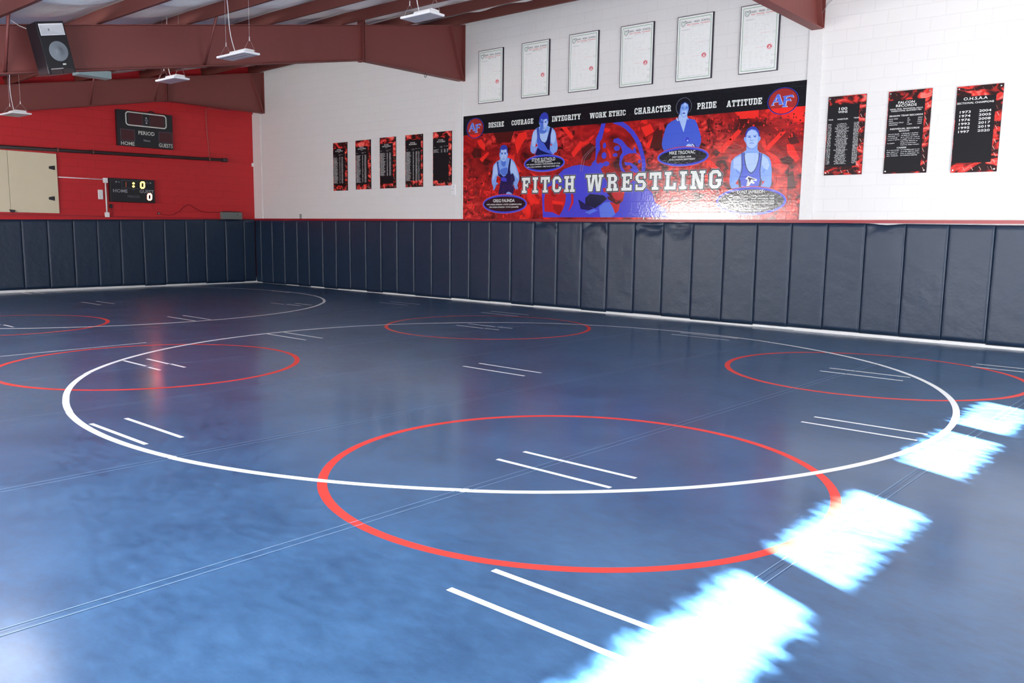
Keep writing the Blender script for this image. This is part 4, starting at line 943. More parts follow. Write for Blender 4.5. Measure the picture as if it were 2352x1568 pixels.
    f.ellipse(cx_, cz_, .052, .048, M_PINK, .0010); f.ellipse(cx_, cz_, .047, .043, M_PAPERW, .0012); f.ellipse(cx_, cz_, .040, .036, M_REDINK, .0014)
    f.stroke([(cx_-.018, cz_-.02), (cx_-.004, cz_+.018), (cx_+.004, cz_-.012), (cx_+.02, cz_+.018)], .009, M_PAPERW, .0016, False); f.stroke([(cx_-.016, cz_-.022), (cx_+.024, cz_-.018)], .008, M_PAPERW, .0016, False)
    f.build('red_seal', r)
# ------------------------------------------------------------------ record boards
M_LISTW = mat('list_print', srgb(214, 216, 216), .5)
M_BB = mat('board_black', srgb(20, 18, 24), .5, .2); M_STREAK = mat('tread_plate_pale', srgb(214, 170, 160), .4); M_STREAKD = mat('tread_plate_dark', srgb(120, 62, 58), .4)  # tread-plate dashes are printed, one pale and one dark
M_WT = mat('white_lettering', srgb(236, 238, 236), .4); M_BRED = mat('board_flesh_red', srgb(238, 96, 90), .35); M_BLIGHT = mat('board_light_red', srgb(252, 186, 180), .35)
def board(xa, xb, za, zb, inset, style, lab, seed, nm='record_board', grp='record boards of wrestling results'):
    r = empty(nm, (xa, 0, za), lab, 'record board', grp); rng = random.Random(seed)
    b = MB(); b.box((xa, -.018, za), (xb, -.001, zb), M_BB); b.build('panel', r)
    w, h = xb-xa, zb-za
    f = Flat('Y', -.0185); f.rect(xa, za, xb, zb, board_picture('board_print_%d' % seed, seed*1.73), 0)
    for k in range(int(rng.uniform(10, 14))):
        z = za+h*(k+.5)/13; x = xb-rng.uniform(.04, .07)*1.0
        f.stroke([(x-.012, z+.03), (x+.014, z-.02)], .007, rng.choice((M_STREAK, M_STREAKD)), .0004, False)
    for k in range(5):
        x = xa+w*(k+.6)/5.6; f.stroke([(x-.014, za+.075), (x+.014, za+.03)], .007, rng.choice((M_STREAK, M_STREAK, M_STREAKD)), .0004, False)
    for k in range(4):
        x = xa+w*(k+.9)/5.0; f.stroke([(x-.014, zb-.03), (x+.014, zb-.07)], .006, M_STREAKD, .0004, False)
    f.build('printed_border', r)
    l_, b_, r2_, t_ = inset
    f = Flat('Y', -.0185); f.rect(xa+l_*w, za+b_*h, xa+r2_*w, za+t_*h, M_BB, .001); X_ = lambda q: xa+q*w; Z_ = lambda q: za+q*h
    def T_(s, x0, x1, z, hh): f.text(s, X_(x0), X_(x1), Z_(z), hh*h, M_WT, .0016)
    def rows(x0, ww, n, z0, dz, hh, jit=.25, centre=False, m=None):
        m = M_LISTW
        for k in range(n):
            q = ww*(1-rng.random()*jit); xx = x0+(ww-q)/2 if centre else x0
            bars(f, X_(xx), Z_(z0-dz*k), q*w, hh*h, m, .0016, rng=rng)
    style(T_, rows); f.build('list_panel', r)
    for x, z in ((xa+.03, za+.035), (xb-.03, za+.035), (xa+.03, zb-.035), (xb-.03, zb-.035)):
        b = MB(); b.tube([(x, -.018, z), (x, -.032, z)], .011, M_CHROME, 10); b.build('standoff_bolt', r)
    return r
def st_qual(n):
    def s(T_, rows):
        T_('STATE', .28, .56, .845, .022); T_('QUALIFIERS', .16, .70, .815, .022); T_('INDIVIDUAL', .36, .50, .793, .009)
        rows(.06, .10, 1, .735, .02, .008, 0); rows(.42, .14, 2, .745, .018, .007, 0); rows(.60, .10, 1, .745, .02, .008, 0)
        rows(.04, .34, n, .69, .0134, .0095, .4, m=M_DIMTXT2); rows(.45, .07, n, .69, .0134, .0095, .3, m=M_DIMTXT2); rows(.60, .11, n, .69, .0134, .0095, 0, m=M_DIMTXT2)
    return s
M_DIMTXT2 = mat('grey_list_print', srgb(150, 152, 152), .5)
def st_plac(n):
    def s(T_, rows):
        T_('STATE', .28, .56, .835, .024); T_('PLACERS', .22, .66, .805, .024)
        rows(.05, .10, 1, .715, .02, .008, 0); rows(.38, .14, 2, .725, .018, .007, 0); rows(.58, .10, 1, .725, .02, .008, 0); rows(.72, .12, 1, .725, .02, .008, 0)
        rows(.04, .30, n, .67, .0134, .0095, .3, m=M_DIMTXT2); rows(.44, .07, n, .67, .0134, .0095, .3, m=M_DIMTXT2); rows(.60, .10, n, .67, .0134, .0095, 0, m=M_DIMTXT2); rows(.76, .07, n, .67, .0134, .0095, .3, m=M_DIMTXT2)
    return s
board(4.48, 5.05, 2.565, 3.78, (.02, .11, .84, .88), st_qual(41), 'leftmost narrow board, state qualifiers, pink strip along its bottom', 1)
board(5.385, 5.97, 2.58, 3.79, (.02, .10, .82, .87), st_qual(42), 'second narrow board from the left, state qualifiers, bright red top edge', 2)
board(6.315, 6.895, 2.585, 3.805, (.02, .09, .83, .88), st_qual(34), 'middle narrow board of the five, state qualifiers, list ending above a dark base', 3)
board(7.24, 7.835, 2.595, 3.81, (.02, .12, .90, .9), st_plac(42), 'fourth narrow board from the left, state placers with a full list', 4)
board(8.18, 8.78, 2.605, 3.82, (.02, .10, .84, .88), st_plac(5), 'rightmost narrow board, state placers with only a few lines filled in', 5)
def s100(T_, rows):
    T_('100', .30, .52, .822, .036); T_('WINS', .28, .53, .785, .030)
    T_('WINS', .03, .16, .70, .017); T_('WRESTLER', .27, .56, .70, .017); T_('YEAR', .70, .85, .705, .017)
    rows(.03, .10, 33, .645, .0158, .0095, 0, m=M_GREYTXT); rows(.22, .38, 33, .645, .0158, .0095, .4, True, m=M_GREYTXT); rows(.72, .13, 33, .65, .0158, .0095, 0, m=M_GREYTXT)
board(17.245, 17.835, 2.56, 3.795, (.01, .11, .84, .89), s100, 'first record board right of the mural, headed 100 WINS', 6)
def sfal(T_, rows):
    T_('FALCON', .24, .62, .845, .030); T_('RECORDS', .19, .67, .808, .030); T_('WINS, PINS, TECHNICAL FALLS,', .05, .82, .775, .016); T_('TAKEDOWNS, QUICKEST PIN', .08, .78, .752, .016)
    T_('SEASON TEAM RECORDS', .05, .83, .692, .020)
    for k, (s, v, y) in enumerate((('DUAL WINS', '20', '2021'), ('PINS', '233', '2016'), ('TECHNICAL FALLS', '33', '1997'), ('TAKEDOWNS', '1,084', '1997'))):
        z = .66-.024*k; T_(s, .05, .05+.027*len(s)*.85, z, .012); T_(v, .48, .48+.022*len(v), z, .012); T_(y, .72, .82, z, .012)
    T_('INDIVIDUAL RECORDS', .09, .77, .535, .020); T_('SEASON', .30, .54, .508, .017)
    rows(.05, .30, 4, .475, .023, .010, .3); rows(.36, .46, 7, .478, .023, .010, .2); rows(.05, .18, 1, .365, .02, .010)
    T_('CAREER', .28, .51, .305, .018); rows(.05, .30, 4, .28, .023, .010, .3); rows(.38, .44, 4, .282, .023, .010, .2)
board(18.165, 18.78, 2.555, 3.79, (.01, .02, .86, .89), sfal, 'middle record board right of the mural, headed FALCON RECORDS', 7)
def sohs(T_, rows):
    T_('O.H.S.A.A', .16, .68, .838, .034); T_('SECTIONAL CHAMPIONS', .02, .82, .795, .022)
    for k, (p, q) in enumerate((('1973', '2004'), ('1974', '2005'), ('1976', '2008'), ('1993', '2017'), ('1995', '2019'), ('1997', '2020'))):
        z = .69-.0455*k; T_(p, .10, .34, z, .028); T_(q, .52, .78, z+.003, .028)
board(19.115, 19.715, 2.54, 3.77, (.01, .11, .86, .88), sohs, 'rightmost record board, headed O.H.S.A.A SECTIONAL CHAMPIONS with two columns of years', 8)
# ------------------------------------------------------------------ the mural
MB0 = -.004
mu = empty('wrestling_mural', (9.13, 0, 1.86), 'wide red and blue mural reading FITCH WRESTLING on the white wall', 'mural')
MX0, MX1, MZ0, MZ1 = 9.135, 16.875, 1.846, 4.105
V_BLACK = vinyl('vinyl_black', srgb(22, 22, 28)); V_WHITE = vinyl('vinyl_white', srgb(238, 242, 238)); V_SKIN = vinyl('vinyl_pale_blue', srgb(132, 170, 242)); V_SKINL = vinyl('vinyl_light_blue', srgb(176, 204, 252))
V_SKIND = vinyl('vinyl_mid_blue', srgb(84, 120, 218)); V_NAVY = vinyl('vinyl_navy', srgb(26, 28, 84)); V_BLUE = vinyl('vinyl_royal_blue', srgb(62, 66, 206)); V_HAIR = vinyl('vinyl_hair_blue', srgb(54, 66, 178))
V_JACK = vinyl('vinyl_jacket_blue', srgb(72, 98, 214)); V_RED = vinyl('vinyl_bright_red', srgb(246, 46, 38)); V_DRED = vinyl('vinyl_dark_red', srgb(160, 30, 30)); V_DARK = vinyl('vinyl_darkest', srgb(84, 24, 22)); V_DKNAVY = vinyl('vinyl_deep_navy', srgb(24, 26, 60))  # the darkest navy is printed ink of the artwork and singlet
V_PLATE = vinyl('vinyl_plate_black', srgb(20, 22, 34)); V_BODY = vinyl('vinyl_overlay_blue', srgb(70, 70, 206)); V_LILAC = vinyl('vinyl_periwinkle', srgb(92, 120, 226)); V_MRED = vinyl('vinyl_emblem_red', srgb(164, 48, 46)); V_GLINE = vinyl('vinyl_grey_line', srgb(150, 152, 170)); V_CRED = vinyl('vinyl_crimson', srgb(200, 34, 38))
f = Flat('Y', MB0); f.rect(MX0, MZ0, MX1, MZ1, mural_picture(), 0)
K5 = (6.673, 1220, 270)
f.crop = (5.227, 1050, 220)
for P in ([(690, 560), (740, 450), (830, 430), (840, 480), (770, 600), (720, 700)], [(1240, 370), (1300, 360), (1400, 490), (1370, 520)], [(240, 540), (290, 515), (340, 600), (330, 660), (260, 600)], [(1370, 690), (1480, 540), (1520, 560), (1480, 640), (1400, 740)], [(270, 760), (370, 670), (385, 690), (300, 800)], [(860, 900), (960, 960), (990, 1010), (920, 960)]): f.poly(P, V_RED, .0006)
for P in ([(170, 690), (220, 620), (290, 640), (290, 740), (200, 750)], [(1380, 420), (1410, 410), (1415, 460), (1385, 470)], [(1490, 640), (1600, 560), (1650, 600), (1600, 760), (1520, 780)], [(430, 420), (690, 410), (640, 560), (480, 560)]): f.poly(P, V_DARK, .0006)
f.crop = (4.611, 1440, 180)
for P in ([(960, 770), (1180, 535), (1215, 560), (1020, 790)], [(1450, 745), (1620, 570), (1690, 560), (1500, 760)], [(820, 870), (880, 860), (980, 955), (900, 960)], [(150, 520), (250, 480), (290, 560), (200, 620)], [(210, 690), (270, 620), (320, 680), (260, 740), (200, 740)], [(1690, 700), (1750, 690), (1830, 850), (1790, 890), (1700, 790)], [(1130, 340), (1400, 335), (1390, 420), (1200, 430)], [(1640, 330), (1895, 300), (1895, 350), (1700, 360)]): f.poly(P, V_RED, .0006)
for P in ([(1620, 850), (1700, 820), (1770, 860), (1740, 920), (1650, 900)], [(1700, 640), (1760, 560), (1830, 680), (1740, 700)], [(900, 790), (940, 750), (990, 780), (950, 830)], [(290, 560), (380, 540), (370, 740), (240, 740)], [(840, 440), (880, 420), (890, 520), (860, 540)], [(950, 480), (1000, 470), (1010, 510)], [(1070, 490), (1090, 480), (1090, 580)], [(1440, 440), (1480, 430), (1470, 480)], [(1700, 1000), (1760, 980), (1790, 1160), (1700, 1180)]): f.poly(P, V_DARK, .0006)
rng = random.Random(3)
for k in range(150):
    x, y = rng.uniform(720, 1880), rng.uniform(390, 640) ; y += (1300-x)*.05
    s1, s2 = rng.uniform(8, 20), rng.uniform(10, 26); m = rng.choice((V_DARK, V_DRED, V_RED, V_CRED, V_DARK))
    f.poly([(x, y), (x+s1, y-s2*.3), (x+s1*1.3, y+s2*.6), (x+s1*.3, y+s2)], m, .0007)
f.crop = (5.227, 1050, 220)
for k in range(190):
    x, y = rng.uniform(85, 760), rng.uniform(900, 1440)
    s1, s2 = rng.uniform(8, 26), rng.uniform(12, 50); m = rng.choice((V_DARK, V_DRED, V_RED, V_CRED, V_DRED))
    f.poly([(x, y), (x+s1, y-s2*.3), (x+s1*1.1, y+s2*.5), (x+s1*.2, y+s2)], m, .0007)
f.build('printed_background', mu)
# blue bird-and-wrestlers artwork
f = Flat('Y', MB0, K5)
f.poly([(420, 870), (500, 790), (640, 740), (760, 720), (900, 750), (990, 670), (1060, 760), (1100, 860), (1160, 980), (1160, 1150), (1240, 1260), (1300, 1380), (1330, 1528), (180, 1528), (165, 1160), (230, 1040), (320, 960)], V_BODY, .0010)
f.poly([(1440, 1090), (1560, 960), (1740, 1050), (1860, 1160), (1900, 1300), (2060, 1400), (2100, 1528), (1280, 1528), (1280, 1390), (1410, 1270)], V_BODY, .0011)
f.poly([(215, 1160), (260, 1060), (400, 1010), (500, 1100), (535, 1200), (520, 1320), (480, 1420), (430, 1500), (330, 1450), (205, 1440), (200, 1250)], V_CRED, .0014)
f.poly([(330, 1320), (480, 1340), (470, 1440), (430, 1495), (340, 1400)], V_DRED, .0016); f.poly([(320, 1270), (500, 1290), (490, 1340), (330, 1320)], V_RED, .0017); f.poly([(310, 1080), (400, 1090), (380, 1220), (310, 1200)], V_DRED, .0016)
f.poly([(610, 1160), (650, 1180), (648, 1310), (600, 1400), (565, 1445), (615, 1300)], V_CRED, .0014)
f.poly([(830, 1230), (900, 1170), (1110, 1190), (1170, 1240), (1060, 1330), (980, 1390), (830, 1330)], V_DKNAVY, .0014); f.poly([(720, 1250), (840, 1330), (960, 1390), (880, 1420), (760, 1400)], V_NAVY, .0013)
f.poly([(1170, 1200), (1260, 1240), (1330, 1340), (1290, 1320), (1180, 1250)], V_DARK, .0016); f.poly([(1100, 1080), (1180, 1080), (1170, 1150), (1110, 1140)], V_CRED, .0016)
f.poly([(1190, 1290), (1290, 1310), (1360, 1330), (1340, 1430), (1290, 1470), (1230, 1360)], V_CRED, .0014)
f.poly([(1040, 1370), (1120, 1300), (1200, 1290), (1250, 1370), (1290, 1480), (1230, 1528), (1060, 1528)], V_LILAC, .0018); f.poly([(820, 1450), (960, 1400), (1020, 1420), (900, 1480)], V_LILAC, .0018)
f.poly([(1230, 1160), (1320, 1130), (1400, 1180), (1390, 1250), (1300, 1260), (1260, 1220)], V_CRED, .0016)
arc = [(1290, 60), (1380, 90), (1470, 150), (1550, 230), (1610, 320), (1660, 420), (1690, 520), (1715, 620), (1728, 720), (1722, 800), (1705, 860)]
for i in range(len(arc)-1): f.stroke(arc[i:i+2], 74-i*2.2, V_BODY, .0011)
f.poly([(1080, 85), (1145, 75), (1120, 180), (1085, 330), (1050, 370), (1060, 480), (1020, 560), (1000, 640), (1000, 700), (930, 760), (930, 700), (985, 640), (990, 520), (990, 330), (1040, 220)], V_BODY, .0011)
f.poly([(1255, 375), (1270, 330), (1330, 310), (1400, 350), (1470, 440), (1560, 505), (1580, 445), (1600, 470), (1610, 540), (1690, 600), (1600, 545), (1500, 550), (1420, 590), (1385, 680), (1400, 760), (1450, 840), (1380, 820), (1350, 720), (1360, 600), (1400, 530), (1380, 450), (1330, 400)], V_BODY, .0011)
f.poly([(1430, 680), (1530, 690), (1620, 750), (1660, 830), (1600, 850), (1500, 800), (1560, 770), (1520, 730), (1440, 730)], V_BODY, .0011)
for x0, x1, y0, y1 in ((1270, 1360, 430, 510), (1250, 1325, 545, 598), (1100, 1150, 385, 470), (1080, 1155, 530, 630), (1100, 1200, 670, 745), (1020, 1110, 690, 775), (1640, 1680, 640, 700)): f.pell(x0, y0, x1, y1, V_BODY, .0011)
for dx in (-18, 0, 18): f.stroke([(975+dx, 440), (835+dx, 580), (800+dx, 640), (765+dx, 830)], 3.2, V_GLINE if dx else V_MRED, .0014)
f.build('blue_artwork', mu)
# black slogan band
f = Flat('Y', MB0); zb_l = f.px(1064, 311)[1]; zb_r = f.px(1850, 240)[1]; zb_ = U(1460, 277, 1, MB0).z
f.rect(MX0, zb_, MX1, MZ1, V_BLACK, .0020); f.build('black_band', mu)
C7 = (5.227, 1050, 220); C8 = (4.611, 1440, 180); Lw = [(0, V_WHITE, .0035)]
ZC = None
for w_, x0, x1, yc, hh_, cr_ in (('DESIRE', 378, 562, 345, 62, C7), ('COURAGE', 655, 915, 314, 62, C7), ('INTEGRITY', 1140, 1485, 263, 66, C7), ('WORK', 1592, 1795, 232, 66, C7), ('ETHIC', 1822, 2025, 209, 66, C7),
                               ('CHARACTER', 82, 468, 332, 68, C8), ('PRIDE', 745, 948, 286, 68, C8), ('ATTITUDE', 1057, 1430, 254, 68, C8)):
    f = Flat('Y', MB0, cr_); pslab(f, w_, x0, x1, yc, hh_, Lw, gap=.1); f.build('slogan_word', mu)
# title
f = Flat('Y', MB0, (5.227, 1050, 220)); Lt = [(.072, V_GLINE, .0024), (.050, V_PLATE, .0028), (0, V_WHITE, .0034)]
pslab(f, 'FITCH', 778, 1415, 1066, 190, Lt, gap=.24)
f.build('title_word', mu)
f = Flat('Y', MB0, None); pslab(f, 'WRESTLING', 1345.5, 1658, 416, 40.5, Lt, gap=.24); f.build('title_word', mu)
# round AF emblems
def emblem(x0, x1, y0, y1, crop, band_y):
    f = Flat('Y', MB0, crop); l, r = f.px(x0, (y0+y1)/2)[0], f.px(x1, (y0+y1)/2)[0]; t, u = f.px((x0+x1)/2, y0)[1], f.px((x0+x1)/2, y1)[1]
    cx_, cz_, a, b_ = (l+r)/2, (t+u)/2, (r-l)/2, (t-u)/2
    f.ellipse(cx_, cz_, a, b_, V_BLUE, .0024, 56); f.ellipse(cx_, cz_, a*.965, b_*.965, V_PLATE, .0027, 56); f.ellipse(cx_, cz_, a*.915, b_*.93, V_MRED, .0030, 56)
    N = 30; zc = (zb_-cz_)/b_/.93; a0 = math.asin(max(-1, min(1, zc)))
    f.poly([(cx_+a*.915*math.cos(t), cz_+b_*.93*math.sin(t)) for t in [math.pi-a0+(2*a0+math.pi)*i/N for i in range(N+1)]], V_RED, .0033, False)
    # letters, unit circle coordinates
    def E_(pts, m, d): f.poly([(cx_+a*x, cz_+b_*y) for x, y in pts], m, d, False)
    def ST(pts, w, m, d): f.stroke([(cx_+a*x, cz_+b_*y) for x, y in pts], w*a, m, d, False)
    q = lambda X, Y: ((X-815)/650, -(Y-770)/560)      # traced letter shapes
    for o, m, d in (((22, 14), V_WHITE, .0036), ((0, 0), V_LILAC, .0040)):
        g = lambda L: [q(x+o[0], y+o[1]) for x, y in L]
        E_(g([(310, 915), (340, 890), (540, 500), (560, 470), (650, 465), (660, 520), (560, 590), (500, 740), (430, 800), (420, 870), (440, 900), (470, 915)]), m, d)
        E_(g([(560, 470), (650, 465), (800, 850), (820, 900), (650, 910), (630, 890), (650, 860), (560, 590)]), m, d)
        E_(g([(440, 740), (620, 735), (640, 790), (560, 780), (450, 800)]), m, d)
        E_(g([(780, 590), (860, 565), (1200, 535), (1260, 660), (1200, 640), (1080, 600), (960, 620), (950, 700), (1080, 690), (1110, 690), (1150, 800), (1080, 770), (960, 770), (940, 980), (1010, 975), (980, 1020), (790, 1015), (780, 990), (830, 960), (850, 620)]), m, d)
    f.build('round_emblem', mu)
emblem(113, 322, 266, 510, (5.227, 1050, 220), 0)
emblem(1490, 1820, 97, 382, (4.611, 1440, 180), 0)
# oval name plates
def plate(ext, crop, lines):
    f = Flat('Y', MB0, crop); x0, y0, x1, y1 = ext
    f.pell(x0, y0, x1, y1, V_CRED, .0046, .012); f.pell(x0, y0, x1, y1, V_LILAC, .0049); f.pell(x0, y0, x1, y1, V_BLUE, .0051, -.012); f.pell(x0, y0, x1, y1, V_PLATE, .0054, -.042)
    for s, a, b_, yc, h in lines: f.ptext(s, a, b_, yc, h, V_WHITE, .0062)
    f.build('name_plate', mu)
C7 = (5.227, 1050, 220); C8 = (4.611, 1440, 180)
plate((310, 1185, 840, 1412), C7, [('GREG FAUNDA', 433, 693, 1257, 38), ('1997 OHSAA DIVISION 1 STATE CHAMPION 215LB', 360, 775, 1303, 17), ('1996 OHSAA DIVISION 1 STATE QUALIFIER', 387, 740, 1335, 17)])
plate((805, 705, 1295, 912), C7, [('STEVE SLETVOLD', 898, 1180, 762, 38), ('1997 NATIONAL CHAMPION', 932, 1135, 793, 17), ('1997 OHSAA DIVISION 1 STATE RUNNER UP 171LB', 835, 1238, 818, 17), ('1996 OHSAA DIVISION 1 3RD PLACE OHIO 160LB', 842, 1230, 848, 17)])
plate((325, 728, 868, 930), C8, [('MIKE TRGOVAC', 450, 725, 783, 36), ('1977 OHSAA AAA', 483, 683, 830, 20), ('STATE CHAMPION HEAVYWEIGHT', 448, 725, 857, 18)])
f7 = 4.611/13.067
def c5(x, y): return ((1640+x/13.067-1440)*4.611, (420+y/13.067-180)*4.611)
def L5(s, x0, x1, y, h): a, yy_ = c5(x0, y); b_, _ = c5(x1, y); return (s, a, b_, yy_, h*f7)
plate((945, 1148, 1690, 1450), C8, [L5('TONY JAMESON', 685, 1525, 262, 88), L5('2008 OHSAA DIVISION 1 STATE CHAMPION 145LB', 440, 1810, 393, 44), L5('2007 OHSAA DIVISION 1 STATE CHAMPION 135LB', 430, 1808, 467, 44), L5('2006 OHSAA DIVISION 1 STATE CHAMPION 119LB', 420, 1805, 541, 44), L5('2005 OHSAA DIVISION 1 STATE CHAMPION 103LB', 420, 1802, 613, 44), L5('2 TIME OHSAA DIVISION 1 TOURNAMENT', 560, 1640, 760, 44), L5('OUTSTANDING WRESTLER', 770, 1425, 832, 44)])
# printed portraits
D0 = .0036
f = Flat('Y', MB0, (11.2, 1120, 320))
f.poly([(305, 380), (315, 330), (320, 230), (360, 160), (430, 138), (490, 165), (515, 230), (520, 350), (530, 400), (510, 470), (570, 485), (640, 520), (700, 590), (740, 690), (780, 800), (815, 930), (820, 1020), (790, 1110), (765, 1180), (785, 1250), (775, 1290), (755, 1280), (748, 1240), (735, 1295), (715, 1290), (712, 1240), (690, 1250), (680, 1170), (620, 1170), (610, 1150), (690, 1110), (705, 1040), (650, 1200), (640, 1440), (270, 1440), (340, 1060), (345, 990), (260, 935), (240, 960), (222, 1100), (270, 1125), (272, 1150), (225, 1170), (215, 1210), (180, 1290), (140, 1310), (150, 1240), (110, 1120), (105, 1040), (125, 900), (140, 720), (160, 650), (240, 570), (320, 520), (325, 480), (305, 440)], V_SKIN, D0)
f.poly([(160, 700), (200, 640), (250, 620), (270, 900), (200, 940), (150, 1060), (130, 1000)], V_SKINL, D0+.0003); f.poly([(610, 540), (690, 620), (740, 760), (780, 900), (800, 1020), (740, 980), (650, 860), (590, 850), (580, 700)], V_SKINL, D0+.0003)
f.poly([(345, 265), (400, 275), (480, 258), (495, 330), (492, 450), (450, 560), (400, 565), (350, 520), (335, 420)], V_SKINL, D0+.0003)
f.poly([(350, 545), (400, 575), (460, 555), (478, 600), (450, 690), (400, 700), (350, 640)], V_SKIND, D0+.0003); f.poly([(360, 760), (470, 720), (520, 740), (490, 900), (420, 940), (360, 900), (320, 800)], V_SKIND, D0+.0002)
f.poly([(240, 590), (275, 560), (290, 700), (330, 880), (400, 955), (450, 945), (510, 870), (535, 700), (572, 490), (606, 505), (597, 600), (578, 760), (592, 890), (620, 895), (650, 870), (690, 960), (705, 1050), (630, 1150), (690, 1250), (650, 1420), (600, 1370), (540, 1345), (490, 1370), (470, 1436), (270, 1436), (345, 1050), (340, 985), (275, 925), (252, 700)], V_NAVY, D0+.0006)
f.poly([(262, 600), (275, 600), (290, 720), (325, 900), (300, 905), (275, 840)], V_JACK, D0+.0008); f.poly([(350, 985), (420, 970), (480, 1000), (500, 1080), (400, 1080), (350, 1050)], V_BLUE, D0+.0008); f.poly([(470, 1440), (490, 1370), (545, 1345), (610, 1380), (650, 1440)], V_SKIN, D0+.0008)
f.poly([(318, 345), (320, 230), (360, 160), (430, 138), (490, 165), (515, 230), (520, 350), (500, 350), (488, 252), (440, 262), (400, 275), (345, 262), (335, 345)], V_HAIR, D0+.0006)
for x0, x1, y0, y1 in ((345, 400, 352, 388), (430, 482, 348, 384)): f.pell(x0, y0, x1, y1, V_SKIND, D0+.0006); f.pell(x0+14, y0+8, x1-14, y1-6, V_HAIR, D0+.0009)
f.stroke([(340, 348), (402, 344)], 10, V_HAIR, D0+.0008); f.stroke([(428, 340), (486, 338)], 10, V_HAIR, D0+.0008); f.stroke([(395, 470), (425, 478), (440, 462)], 9, V_SKIND, D0+.0008); f.stroke([(375, 505), (410, 500), (452, 502)], 11, V_SKIND, D0+.0008); f.stroke([(385, 520), (440, 520)], 8, V_SKIND, D0+.0007)
f.stroke([(222, 1130), (200, 1200), (165, 1280)], 5, V_SKIND, D0+.0008); f.stroke([(245, 1140), (215, 1190)], 5, V_SKIND, D0+.0008); f.stroke([(700, 1190), (712, 1240)], 5, V_SKIND, D0+.0008); f.stroke([(730, 1180), (745, 1240)], 5, V_SKIND, D0+.0008)
f.build('portrait_print', mu)['label'] = 'printed blue-tinted figure crouching in a dark singlet'
f = Flat('Y', MB0, (13.63, 1205, 250))
f.poly([(455, 420), (475, 260), (520, 170), (600, 110), (680, 115), (735, 180), (750, 280), (745, 400), (738, 460), (715, 520), (800, 565), (880, 600), (950, 680), (985, 780), (1000, 950), (1035, 1120), (1035, 1250), (1000, 1340), (930, 1380), (910, 1440), (300, 1460), (330, 1395), (250, 1400), (190, 1330), (185, 1200), (215, 1000), (240, 830), (280, 700), (380, 600), (490, 545), (460, 480)], V_SKIN, D0)
f.poly([(270, 760), (340, 660), (390, 640), (400, 900), (350, 1020), (330, 1200), (240, 1160), (230, 1000)], V_SKINL, D0+.0002); f.poly([(870, 640), (940, 720), (975, 860), (960, 1000), (900, 1100), (830, 1020), (815, 850)], V_SKINL, D0+.0002)
f.poly([(480, 780), (600, 790), (720, 700), (740, 780), (690, 960), (630, 1040), (540, 1010), (480, 900)], V_SKINL, D0+.0002); f.poly([(500, 560), (560, 650), (620, 690), (680, 640), (690, 700), (640, 760), (500, 770), (460, 700)], V_SKIND, D0+.0003)
f.poly([(370, 1070), (418, 1150), (330, 1205)], V_CRED, D0+.0004); f.poly([(825, 1070), (872, 1160), (800, 1140)], V_CRED, D0+.0004); f.poly([(300, 1460), (390, 1230), (400, 1260), (340, 1460)], V_CRED, D0+.0005)
f.poly([(385, 610), (432, 570), (450, 720), (480, 920), (540, 1030), (640, 1060), (700, 980), (740, 820), (808, 565), (862, 600), (820, 800), (808, 1000), (822, 1080), (790, 1130), (800, 1290), (830, 1340), (900, 1440), (320, 1455), (400, 1230), (420, 1140), (400, 1050), (410, 850)], V_JACK, D0+.0006)
f.poly([(600, 1060), (650, 1062), (700, 980), (740, 820), (808, 565), (862, 600), (820, 800), (808, 1000), (800, 1100), (790, 1290), (720, 1265), (660, 1160)], V_NAVY, D0+.0009); f.poly([(415, 1215), (500, 1290), (620, 1340), (860, 1430), (850, 1448), (330, 1455)], V_NAVY, D0+.0009)
f.stroke([(385, 610), (408, 850), (402, 1050)], 14, V_NAVY, D0+.0010); f.stroke([(432, 575), (452, 740), (480, 920), (540, 1030), (640, 1062)], 16, V_NAVY, D0+.0010)
f.poly([(462, 420), (475, 260), (520, 170), (600, 110), (680, 115), (735, 180), (750, 280), (745, 390), (725, 390), (715, 320), (680, 305), (580, 345), (520, 310), (495, 400), (480, 450)], V_HAIR, D0+.0006)
f.poly([(480, 440), (500, 350), (590, 350), (600, 520), (560, 640), (500, 560)], V_SKIND, D0+.0003); f.poly([(600, 350), (690, 310), (715, 400), (700, 520), (650, 640), (600, 660), (590, 500)], V_SKINL, D0+.0003)
f.stroke([(520, 408), (590, 425)], 16, V_HAIR, D0+.0008); f.stroke([(630, 410), (695, 385)], 16, V_HAIR, D0+.0008); f.pell(530, 415, 590, 445, V_HAIR, D0+.0008); f.pell(635, 405, 685, 435, V_HAIR, D0+.0008)
f.stroke([(575, 545), (620, 548)], 10, V_SKIND, D0+.0008); f.stroke([(560, 605), (640, 600)], 16, V_HAIR, D0+.0008)
for k in range(4): f.stroke([(868+k*16, 1180+k*32), (900+k*12, 1175+k*34)], 9, V_SKINL, D0+.0010); f.stroke([(290+k*8, 1230+k*26), (330+k*5, 1225+k*26)], 8, V_SKINL, D0+.0010)
f.build('portrait_print', mu)['label'] = 'printed blue-tinted figure with raised fists in a singlet, head over the band'
f = Flat('Y', MB0, (11.62, 1510, 215))
f.pell(500, 108, 915, 590, V_GLINE, D0-.0004); f.pell(507, 115, 908, 583, V_PLATE, D0-.0002); f.poly([(600, 400), (610, 290), (700, 215), (800, 230), (870, 330), (860, 480), (810, 580), (790, 450), (620, 440), (590, 600), (560, 560)], V_NAVY, D0)
f.poly([(570, 640), (510, 680), (380, 740), (270, 820), (220, 930), (170, 1100), (140, 1210), (120, 1340), (135, 1440), (180, 1530), (500, 1450), (900, 1440), (1100, 1460), (1150, 1350), (1170, 1250), (1160, 1120), (1110, 950), (1060, 800), (1010, 700), (830, 660), (790, 600)], V_JACK, D0)
f.poly([(570, 590), (600, 540), (800, 520), (800, 620), (770, 760), (700, 1030), (625, 820), (600, 740), (560, 690)], V_SKINL, D0+.0003)
